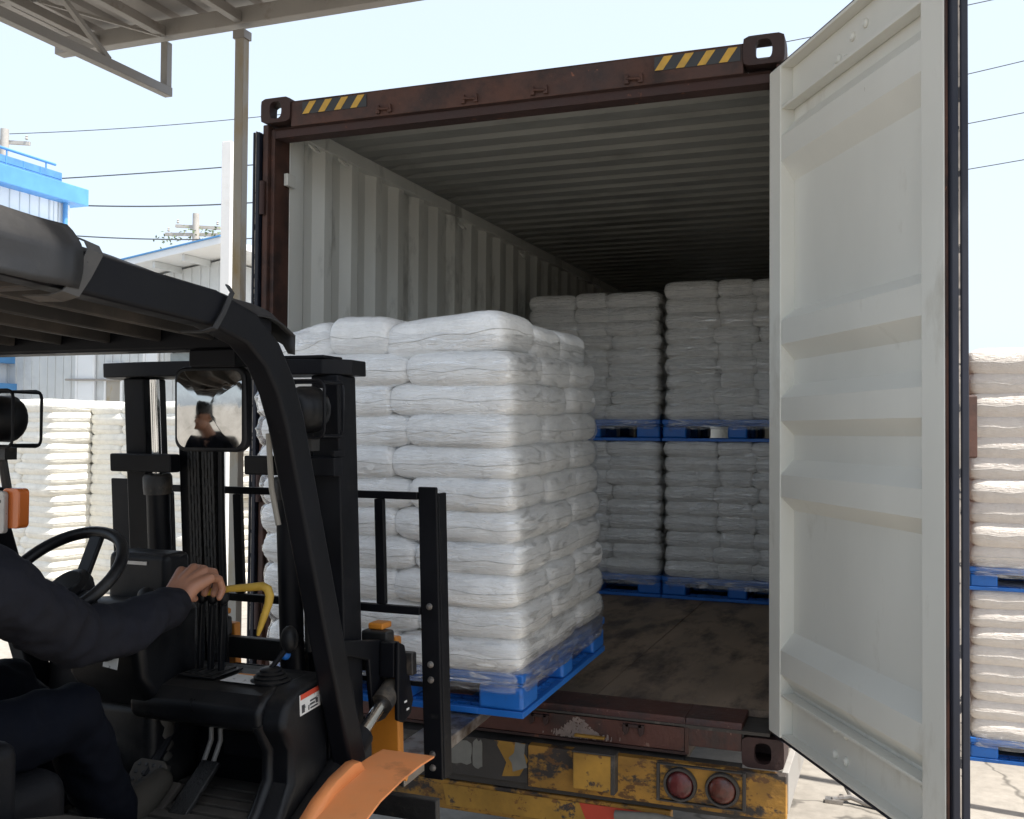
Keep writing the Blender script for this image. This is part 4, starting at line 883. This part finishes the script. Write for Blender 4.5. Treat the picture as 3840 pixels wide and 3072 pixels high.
# corner of the tarp pulled down over the side rail behind the first strap
def drape(u, v):
    y = -3.5+u*.79; t_ = v
    return (1.485+.058*min(1,t_*2.2)+.006*nz(0,y*5,t_*4), y-.02*t_, 1.685-.02*u-.135*max(0,t_-.12)+.008*nz(y*6,t_*3,2))
dq = MB().grid(30, 10, drape).build('tarp_side', M['tarp'], tp, smooth=60); m = dq.modifiers.new('thick', 'SOLIDIFY'); m.thickness = .003
for y, w_, mt in ((-2.715,.036,'strap'),(-2.325,.014,'tarp')):
    zz = 1.582 if y < -2.5 else 1.562
    MB().path(([(1.495,y+.042,zz+.062)] if y < -2.5 else [])+[(1.515,y+.04,zz+.055),(1.5385,y+.025,zz+.036),(1.5395,y-.005,zz-.010),(1.538,y-.03,zz-.044),(1.515,y-.04,zz-.052),(1.46,y-.04,zz-.050)], w_, .003, (0,1,-.15)).build('strap', M[mt], gd)
# mirror hung from the front crossbar
MB().box(1.30, 1.43, -2.14, -2.06, 1.455, 1.4965).build('mirror_bracket', M['black'], gd, .006)
MB().tube([(1.34,-2.1,1.46),(1.345,-2.095,1.40)], .013, 10).build('mirror_stem', M['black'], gd, smooth=40)
def rrect(cx, cz, w_, h_, r_, n=6):
    P = []
    for sx, sz, a0 in ((1,1,0),(-1,1,90),(-1,-1,180),(1,-1,270)):
        for k in range(n+1):
            a = R(a0+90*k/n); P.append((cx+sx*(w_/2-r_)+r_*math.cos(a), cz+sz*(h_/2-r_)+r_*math.sin(a)))
    return P
mrr = MB(); mrr.prism(rrect(0,0,.198,.20,.03), 'Y', 0, .028)
mo = mrr.build('mirror', M['blackplastic'], gd, .006); mo.location = Vector((1.345,-2.118,1.357)); mo.rotation_euler = (R(1.5),0,R(2.0))
P = rrect(0,0,.178,.18,.024); V = [(0,-.0145,0)]; F = []; n = len(P); NR = 8
for k in range(1, NR+1):
    for a, b in P: V.append((a*k/NR, -.0145+.0132*((a*k/NR)**2+(b*k/NR)**2)/.0128, b*k/NR))
for k in range(n): F.append((0, 1+k, 1+(k+1)%n))
for r_ in range(NR-1):
    for k in range(n): F.append((1+r_*n+k, 1+(r_+1)*n+k, 1+(r_+1)*n+(k+1)%n, 1+r_*n+(k+1)%n))
MB().add(V, F).build('mirror_glass', M['mirror'], mo, smooth=180)
# head lamps in wire cages
def lamp(cx, y, cz, par, s=1.0):
    l_ = MB().lathe([(.004,-.075),(.03,-.072),(.052,-.055),(.062,-.02),(.064,.02),(.058,.03)], (cx,y,cz), (0,1,0), 20).build('head_lamp', M['blackplastic'], par, smooth=50)
    MB().lathe([(.056,.028),(.05,.034),(.02,.04)], (cx,y,cz), (0,1,0), 20).build('lens', M['clear'], l_, smooth=50)
    P = [(q[0], y-.045, q[1]) for q in rrect(cx, cz, .165, .15, .02, 3)]
    c = MB(); c.tube(P, .0042, 6, closed=True)
    P2 = [(q[0], y+.05, q[1]) for q in rrect(cx, cz, .165, .15, .02, 3)]; c.tube(P2, .0042, 6, closed=True)
    for sx, sz in ((1,1),(-1,1),(-1,-1),(1,-1)): c.tube([(cx+sx*.078,y-.045,cz+sz*.07),(cx+sx*.078,y+.05,cz+sz*.07)], .004, 6)
    c.build('cage', M['black'], l_, smooth=50)
    b_ = MB(); b_.box(cx-.03, cx+.03, y-.02, y+.02, cz-.11, cz-.077); b_.tube([(cx,y,cz-.11),(cx,y+.02,cz-.2)], .012, 8); b_.build('lamp_bracket', M['black_worn'], l_, smooth=40)
    return l_
lamp(1.375, -1.75, 1.365, gd); lamp(.60, -2.02, 1.335, gd)
MB().box(.52, .60, -2.03, -2.0, 1.13, 1.15).build('lamp_arm', M['black'], gd, .003)
tl = MB().prism(rrect(.685, 1.10, .06, .105, .012, 3), 'Y', -2.07, -2.035).build('turn_signal', M['amber'], gd, .004)
MB().prism(rrect(.655, 1.09, .05, .11, .01, 3), 'Y', -2.085, -2.0705).build('side_lens', M['clear'], tl, .003)
for k in range(4): MB().box(.645+k*.006,.65+k*.006,-2.0862,-2.0853,1.055+k*.02,1.062+k*.02).build('lens_mark', M['darkprint'], tl)
# ---- cab floor, console, cowl
bd = MB().box(.5, 1.46, -1.75, -1.70, -.1, .66).build('bulkhead', M['black'], fk, .006)
MB().box(.46, 1.43, -3.0, -1.7505, .33, .358).build('floor_plate', M['mat'], fk)
for k in range(12):
    y = -1.80-k*.055
    MB().box(.6, 1.40, y-.04, y, .3585, .37).build('mat_strip', M['mat'], fk, .003)
# console: shaped block with undercut; side panel inboard of the guard's front leg
P = [(-1.755,.668),(-1.90,.666),(-1.955,.655),(-1.985,.62),(-1.978,.575),(-1.92,.55),(-1.755,.54)]
cs = MB().prism(P, 'X', 1.0, 1.40).build('console', M['blackplastic'], fk, .016, seg=3)
P = [(-1.7545,.672),(-1.90,.668),(-1.955,.64),(-1.975,.585),(-1.93,.52),(-1.93,.44),(-1.98,.37),(-2.06,.30),(-2.12,.2),(-2.12,.0),(-1.7545,.0)]
sp = MB().prism(P, 'X', 1.385, 1.462).build('side_panel', M['blackplastic'], fk, .02, seg=3)
MB().tube([(1.385,-1.965,.59),(1.39,-1.925,.52),(1.39,-1.925,.44),(1.388,-1.975,.37),(1.385,-2.05,.30)], .018, 12).build('panel_bead', M['blackplastic'], sp, smooth=50)
def decal(par, c, ux, uy, w_, h_, mt, off=0):
    c, ux, uy = Vector(c), Vector(ux).normalized(), Vector(uy).normalized(); n = ux.cross(uy).normalized()
    m_ = MB(); P = [c+ux*(w_/2*i)+uy*(h_/2*j)+n*(off) for i, j in ((-1,-1),(1,-1),(1,1),(-1,1))]; P += [p-n*.001 for p in P]
    m_.add(P, [(0,1,2,3),(7,6,5,4),(0,4,5,1),(1,5,6,2),(2,6,7,3),(3,7,4,0)]); return m_.build('label', M[mt], par)
s1 = decal(sp, (1.463,-1.856,.628), (0,1,.07), (0,-.07,1), .094, .052, 'sticker', .0006)
decal(s1, (1.4637,-1.854,.648), (0,1,.07), (0,-.07,1), .094, .013, 'redprint', .0008)
for y, z, w_, h_ in ((-1.888,.615,.013,.02),(-1.885,.618,.006,.006),(-1.862,.612,.004,.012),(-1.842,.628,.03,.004),(-1.846,.619,.022,.005),(-1.826,.622,.01,.012),(-1.838,.61,.034,.004)): decal(s1, (1.4637,y,z), (0,1,.07), (0,-.07,1), w_, h_, 'darkprint', .0008)
s2 = decal(cs, (1.285,-1.87,.668), (1,0,0), (0,1,0), .105, .085, 'sticker', .0018); decal(s2, (1.285,-1.835,.668), (1,0,0), (0,1,0), .10, .01, 'orange2', .0024)
s3 = MB().prism([(-1.93,.30),(-1.87,.36),(-1.85,.33),(-1.88,.24),(-1.92,.2),(-1.94,.24)], 'X', 1.4622, 1.4628).build('worn_label', M['sticker'], sp)
MB().box(1.10, 1.215, -1.915, -1.79, .6695, .6745).build('lever_plate', M['blackplastic'], cs, .002)
for k, x in enumerate((1.122, 1.155, 1.188)):
    lv = MB().path([(x,-1.85,.67),(x+.004,-1.855,.74),(x+.012,-1.86,.85)], .011, .018, (1,0,0)).build('hydraulic_lever', M['blackplastic'], cs, .003)
    MB().ell((x+.012,-1.862,.872), (.017,.017,.022), 12, 8).build('knob', M['blackplastic'], lv, smooth=60)
    MB().box(x-.011, x+.011, -1.90, -1.80, .6747, .678).build('lever_slot', M['grease'], lv)
rb = MB(); rb.lathe([(.05,0),(.051,.005),(.042,.009),(.044,.014),(.035,.018),(.037,.023),(.028,.027),(.029,.032),(.019,.037)], (1.352,-1.865,.667), (0,0,1), 22); rbo = rb.build('rubber_bellows', M['blackplastic'], cs, smooth=40)
MB().tube([(1.352,-1.865,.70),(1.385,-1.845,.75)], .007, 8).build('gear_lever', M['black'], rbo, smooth=40)
MB().ell((1.39,-1.84,.772), (.024,.022,.036), 12, 8).build('gear_knob', M['blackplastic'], rbo, smooth=60)
MB().ell((1.372,-1.83,.73), (.014,.014,.014), 10, 6).build('blue_knob', M['blue'], rbo, smooth=60)
# yellow hooked grab handle
MB().tube([(1.165,-1.885,.885),(1.20,-1.883,.892),(1.24,-1.881,.899),(1.30,-1.88,.906),(1.335,-1.88,.911),(1.35,-1.88,.904),(1.356,-1.88,.888),(1.352,-1.88,.866),(1.338,-1.88,.83),(1.327,-1.88,.80),(1.322,-1.88,.785)], [.009,.009,.009,.0105,.011,.0115,.0115,.0105,.0095,.007,.004], 12).build('grab_handle', M['yelpaint'], cs, smooth=60)
# dash panel beside the wheel
db = MB().box(.85, 1.05, -1.90, -1.80, .70, .98).build('instrument_panel', M['blackplastic'], fk, .02, seg=3)
MB().box(.89, .985, -1.9035, -1.9005, .948, .957).build('panel_slot', M['clear'], db)
MB().tube([(1.01,-1.9,.875),(1.025,-1.945,.875)], .008, 8).build('switch_stalk', M['black'], db, smooth=40)
MB().ell((1.028,-1.95,.878), (.026,.02,.022), 10, 8).build('switch_knob', M['blackplastic'], db, smooth=50)
cw = MB().prism([(-1.80,.85),(-2.0,.87),(-2.05,.82),(-2.03,.68),(-1.97,.60),(-1.80,.56)], 'X', .84, 1.085).build('column_cowl', M['blackplastic'], fk, .03, seg=3)
s4 = decal(cw, (1.01,-2.047,.735), (1,0,-.12), (.0,.18,1), .045, .05, 'sticker', .008); decal(s4, (1.012,-2.043,.755), (1,0,-.12), (.0,.18,1), .045, .012, 'redprint', .0088)
MB().box(.80, 1.06, -1.96, -1.755, .36, .60).build('lower_cowl', M['blackplastic'], fk, .03, seg=3)
# steering wheel
WC, WT = Vector((.995,-2.205,.962)), R(38)
wr = Matrix.Rotation(WT, 3, 'X')
rim = [WC+wr @ Vector((.148*math.cos(2*math.pi*k/48), .148*math.sin(2*math.pi*k/48), 0)) for k in range(48)]
sw = MB().tube(rim, .0145, 12, closed=True).build('steering_wheel', M['blackplastic'], fk, smooth=60)
hub = WC+wr @ Vector((0,0,-.05))
MB().lathe([(.05,-.02),(.055,0),(.052,.018),(.036,.024),(.034,.029),(.01,.031)], hub, wr @ Vector((0,0,1)), 24).build('hub', M['blackplastic'], sw, smooth=45)
for a in (205, 335, 90):
    c_ = Vector((math.cos(R(a)), math.sin(R(a)), 0)); a0 = hub+wr @ (c_*.045); a1 = WC+wr @ (c_*.145+Vector((0,0,-.004))); 
    MB().bar(a0, a1, .038, .014, wr @ Vector((0,0,1))).build('spoke', M['blackplastic'], sw, .004)
MB().tube([hub, hub+wr @ Vector((0,0,-.22))], .035, 14).build('steering_column', M['blackplastic'], sw, smooth=40)
kb = WC+wr @ Vector((-.10,-.10,.03)); MB().ell(kb, (.02,.02,.025), 10, 8).build('spinner_knob', M['blackplastic'], sw, smooth=60)
# pedals and pipes
pm = Matrix.Rotation(R(52), 3, 'X'); pcn = Vector((1.065,-1.985,.425))
bp_ = MB(); pts = [(-.04,-.045),(.04,-.045),(.052,-.02),(.052,.03),(.035,.045),(-.035,.045),(-.052,.03),(-.052,-.02)]
V = [pcn+pm @ Vector((a,b,h)) for h in (-.006,.006) for a,b in pts]; n = 8
bp_.add(V, [tuple(range(n-1,-1,-1)), tuple(range(n,2*n))]+[(i,(i+1)%n,n+(i+1)%n,n+i) for i in range(n)]); bpo = bp_.build('brake_pedal', M['mat'], fk, .003)
for i in range(4):
    for j in range(4):
        c = pcn+pm @ Vector((-.033+i*.022,-.03+j*.02,.0065)); MB().lathe([(.006,0),(.004,.0015)], c, pm @ Vector((0,0,1)), 6).build('tread_stud', M['grease'], bpo)
MB().tube([pcn, pcn+Vector((-.01,.12,.1)), pcn+Vector((-.02,.2,.25))], .012, 8).build('pedal_arm', M['black'], bpo, smooth=40)
ap = MB().bar((1.20,-1.90,.455),(1.20,-2.06,.345), .055, .014, (0,.3,1)).build('accelerator_pedal', M['grease'], fk, .004)
for x in (1.12, 1.15): MB().tube([(x,-1.80,.55),(x+.01,-1.81,.48),(x+.002,-1.84,.41),(x-.01,-1.86,.37)], .007, 8).build('brake_pipe', M['galv'], fk, smooth=50)
gt = MB(); gt.lathe([(.03,0),(.034,.02),(.028,.035),(.036,.05),(.03,.065),(.038,.08),(.032,.095),(.04,.11),(.036,.13),(.048,.15),(.042,.17),(.05,.19)], (1.03,-1.90,.40), (0,.05,1), 16); gt.build('column_gaiter', M['boot'], fk, smooth=50)
MB().box(1.16, 1.43, -1.80, -1.7505, .44, .505).build('kick_plate', M['black'], fk, .006)
# ---- seat, body, wheels
se = MB().box(.80, 1.22, -2.86, -2.385, .44, .595).build('seat', M['seat'], fk, .05, seg=4)
MB().box(.82, 1.20, -2.98, -2.865, .5, 1.05).build('backrest', M['seat'], se, .05, seg=4)
MB().box(1.225, 1.30, -2.9, -2.60, .50, .72).build('hip_restraint', M['seat'], se, .03, seg=3)
MB().box(.75, 1.28, -2.9, -2.40, .359, .4395).build('seat_base', M['black'], se, .01)
MB().prism([(-2.30,.10),(-2.30,.40),(-2.40,.505),(-2.56,.572),(-2.75,.625),(-3.9,.65),(-4.05,.3),(-4.1,-.3),(-3.7,-.52),(-2.3,-.5)], 'X', 1.345, 1.53).build('side_body', M['mat'], fk, .02)
MB().box(.28, .462, -1.98, -1.58, .30, .56).build('left_step_box', M['clad2'], fk, .02)
MB().path([(.60,-2.10,.30),(.58,-2.03,.50),(.555,-1.96,.66)], .035, .03, (1,0,0)).build('parking_brake', M['black'], fk, .006)
MB().prism([(-2.95,.2),(-2.95,.44),(-3.9,.46),(-4.2,.3),(-4.25,-.3),(-3.9,-.52),(-2.95,-.5)], 'X', .47, 1.3115).build('counterweight', M['orange2'], fk, .03)
MB().box(.47, .70, -2.945, -1.76, -.5, .32).build('left_body', M['black_worn'], fk, .015)
MB().box(.7005, 1.5, -2.29, -1.77, -.5, .31).build('frame_box', M['black_worn'], fk, .01)
fp = [(-1.60,.438),(-1.68,.440),(-1.78,.436),(-1.90,.421),(-2.02,.385),(-2.13,.32),(-2.22,.2),(-2.25,.0)]
fe = MB().path([(1.613,y,z) for y,z in fp], .156, .006, (1,0,0)).build('fender', M['orange'], fk, .002)
rp_ = [(-1.745,.440),(-1.765,.462),(-1.80,.466),(-1.88,.452),(-1.96,.425),(-2.06,.37),(-2.18,.27),(-2.25,0)]
lo = (.437,.436,.433,.423,.404,.362,.262,0)
P = [(1.535,y,z) for y,z in rp_]; Q = [(1.56,y,z-.004) for y,z in rp_]; S = [(1.572,y,zz+.003) for (y,_),zz in zip(rp_, lo)]
V = P+Q+S; n = len(rp_); F = []
for r_ in range(2):
    for k in range(n-1): F.append((r_*n+k, r_*n+k+1, (r_+1)*n+k+1, (r_+1)*n+k))
F.append((0,n,2*n)); rz = MB().add(V, F).build('fender_riser', M['orange'], fe, smooth=30); m = rz.modifiers.new('thick', 'SOLIDIFY'); m.thickness = .004
MB().path([(.35,y,z) for y,z in fp], .21, .007, (1,0,0)).build('left_fender', M['orange'], fk, .002)
MB().prism([(-1.62,.43),(-1.70,.432),(-1.69,.41),(-1.66,.385)], 'X', 1.60, 1.64).build('fender_stay', M['orange2'], fe, .002)
for x, y, r_, wd in ((1.555,-1.78,.46,.2),(.24,-1.78,.46,.2),(1.30,-3.55,.34,.16),(.52,-3.55,.34,.16)):
    w_ = MB().lathe([(r_*.55,0),(r_*.93,0),(r_,.03),(r_,wd-.03),(r_*.93,wd),(r_*.55,wd)], (x,y,GZ+r_), (1,0,0), 30).build('wheel', M['tyre'], fk, smooth=40)
    MB().lathe([(r_*.56,.02),(r_*.5,.05),(r_*.2,.06),(r_*.2,wd-.06),(r_*.5,wd-.05),(r_*.56,wd-.02)], (x,y,GZ+r_), (1,0,0), 20).build('rim', M['orange2'], w_, smooth=40)
# ------------------------------------------------------------------ driver: one skinned body, clothes over it
def blob(name, chains, ells, mat, vox, parent=None, sm=6):
    """tapered limbs and ellipsoids fused into one continuous surface"""
    m = MB()
    for pts, rad in chains:
        P = []; Q = []
        pts = [Vector(p) for p in pts]
        for i in range(len(pts)-1):
            for k in range(4):
                P.append(pts[i].lerp(pts[i+1], k/4)); Q.append(rad[i]+(rad[i+1]-rad[i])*k/4)
        P.append(pts[-1]); Q.append(rad[-1])
        m.tube(P, Q, 14)
        m.ell(pts[0], (rad[0]*.99,)*3, 12, 8); m.ell(pts[-1], (rad[-1]*.99,)*3, 12, 8)
    for e in ells: m.ell(*e)
    o = m.build(name, mat, parent, smooth=180)
    r_ = o.modifiers.new('fuse', 'REMESH'); r_.mode = 'VOXEL'; r_.voxel_size = vox; r_.use_smooth_shade = True
    s_ = o.modifiers.new('soften', 'SMOOTH'); s_.factor = .5; s_.iterations = sm
    return o
HIPR, HIPL = (1.07,-2.70,.655), (.92,-2.70,.655)
KNR, KNL = (1.14,-2.315,.68), (.90,-2.26,.69)
ANR, ANL = (1.10,-2.14,.385), (.90,-2.08,.41)
SHR, SHL = (1.19,-2.60,1.005), (.80,-2.62,1.01)
ELR, ELL = (1.172,-2.335,.853), (.74,-2.36,.87)
WRR, WRL = (1.175,-2.015,.882), (.815,-2.33,.90)
HD = Vector((.99,-2.60,1.285))
fing = []
# right hand resting over the lever knob: palm, four curled fingers, thumb
pal = Vector((1.175,-1.93,.912)); HS = 1.2
KN = [Vector((1.135,-1.948,.945)), Vector((1.167,-1.94,.953)), Vector((1.199,-1.94,.948)), Vector((1.226,-1.948,.934))]
wrist = Vector((1.165,-2.012,.882))
for k, (K, r_, l_) in enumerate(zip(KN, (.0125,.013,.0125,.0112), (1.0,1.1,1.0,.85))):
    fing.append(([wrist+Vector(((k-1.5)*.011,0,.004-.004*k)), wrist.lerp(K,.55)+Vector((0,-.004,.004)), K], [.021,.0195,r_+.0022]))
    b1 = K+Vector((.002,.036*l_,-.006)); b2 = b1+Vector((.003,.012,-.034*l_)); b3 = b2+Vector((0,-.014,-.022*l_))
    fing.append(([K, b1, b2, b3], [r_, r_*.93, r_*.86, r_*.74]))
fing.append(([wrist+Vector((-.02,.01,-.008)), Vector((1.128,-1.965,.885)), Vector((1.135,-1.93,.876)), Vector((1.150,-1.912,.872))], [.018,.015,.0125,.0095]))
chains = [([HIPR,KNR,ANR],[.07,.05,.035]), ([HIPL,KNL,ANL],[.07,.05,.035]),
          ([(1,-2.70,.65),(1,-2.69,.82),(1,-2.66,1.0),(.995,-2.635,1.11),(.99,-2.61,1.21)],[.11,.11,.10,.05,.048]),
          ([(1,-2.64,1.0),SHR],[.06,.055]), ([(1,-2.64,1.0),SHL],[.06,.055]),
          ([SHR,ELR,WRR,wrist],[.05,.042,.027,.026]), ([SHL,ELL,WRL,(.83,-2.29,.915)],[.05,.042,.027,.03])]+fing
q = Vector((.835,-2.275,.92))
ells = [(HD+Vector((0,-.012,.02)),(.074,.092,.088),16,12), (HD+Vector((0,.03,-.05)),(.052,.058,.062),14,10), (HD+Vector((0,.092,-.012)),(.013,.02,.022),10,8),
        (HD+Vector((0,.078,-.052)),(.024,.012,.009),10,6), (HD+Vector((-.074,-.01,0)),(.01,.02,.03),8,6), (HD+Vector((.074,-.01,0)),(.01,.02,.03),8,6),
        (HD+Vector((-.028,.074,.022)),(.02,.014,.012),8,6), (HD+Vector((.028,.074,.022)),(.02,.014,.012),8,6)]
for k in range(4): 
    c = q+Vector((-.01,.005,0))+wr @ Vector((-.01-.0,-.03+.021*k,0)); chains.append(([c+Vector((-.03,0,.0)), c+Vector((-.01,.01,.03)), c+Vector((.02,.012,.018)), c+Vector((.022,.006,-.01))],[.0105,.010,.009,.008]))
pers = blob('person', chains, ells, M['skin'], .0036, None, 2)
tag(pers, 'forklift driver in navy long sleeves and dark trousers, hand on a lever', 'person')
for sx in (-1, 1):
    MB().ell(HD+Vector((sx*.028,.088,.02)), (.010,.006,.006), 10, 6).build('eye', M['darkprint'], pers, smooth=60)
hr = blob('hair', [], [(HD+Vector((0,-.018,.05)),(.083,.100,.080),16,12), (HD+Vector((0,-.06,.0)),(.07,.06,.075),14,10)], M['hair'], .008, pers, 3)
def offs(pts, rr): return (pts, rr)
jum = blob('jumper', [([(1,-2.70,.62),(1,-2.70,.82),(1,-2.67,.98),(.998,-2.65,1.07)],[.155,.147,.13,.07]), ([(1,-2.65,.985),SHR],[.095,.08]), ([(1,-2.65,.985),SHL],[.095,.08]),
      ([SHR,(1.19,-2.47,.925),ELR,(1.175,-2.20,.845),(1.178,-2.085,.865),(1.177,-2.035,.876)],[.08,.072,.066,.060,.053,.046]),
      ([SHL,ELL,(.81,-2.345,.895)],[.085,.068,.045])],
      [((1.175,-2.35,.838),(.055,.065,.05),12,8)], M['navy'], .009, pers, 5)
def folds(o, sc, st, nm):
    tx = bpy.data.textures.new(nm, 'CLOUDS'); tx.noise_scale = sc; tx.noise_depth = 1; tx.noise_type = 'HARD_NOISE'
    m_ = o.modifiers.new('folds', 'DISPLACE'); m_.texture = tx; m_.strength = st; m_.mid_level = .35; m_.texture_coords = 'GLOBAL'
    s_ = o.modifiers.new('soften_folds', 'SMOOTH'); s_.factor = .5; s_.iterations = 2
folds(jum, .075, -.022, 'cloth_folds_sleeve')
tro = blob('trousers', [([HIPR,(1.11,-2.48,.658),KNR,(1.105,-2.22,.52),(1.10,-2.155,.42),(1.10,-2.14,.39)],[.095,.08,.07,.067,.062,.056]), ([HIPL,KNL,(.9,-2.17,.54),ANL],[.098,.078,.072,.062]), ([HIPR,HIPL],[.11,.11])],
      [], M['trouser'], .010, pers, 6)
folds(tro, .09, -.02, 'cloth_folds_trousers')
for A, tx in ((ANR,1.0),(ANL,1.0)):
    A = Vector(A); t0 = A+Vector((.0,-.02,-.02)); t1 = A+Vector((.005,.16,.035))
    sh = blob('shoe', [([t0, A+Vector((0,.05,-.005)), A+Vector((.003,.10,.012)), t1],[.045,.045,.042,.033])], [(A+Vector((0,-.0,.01)),(.045,.055,.045),12,8)], M['shoe'], .007, pers, 4)
    MB().path([A+Vector((0,-.07,-.062)), A+Vector((0,.06,-.05)), A+Vector((.003,.13,-.022)), A+Vector((.005,.195,.02))], .085, .018, (1,0,0)).build('sole', M['mat'], sh, .006)
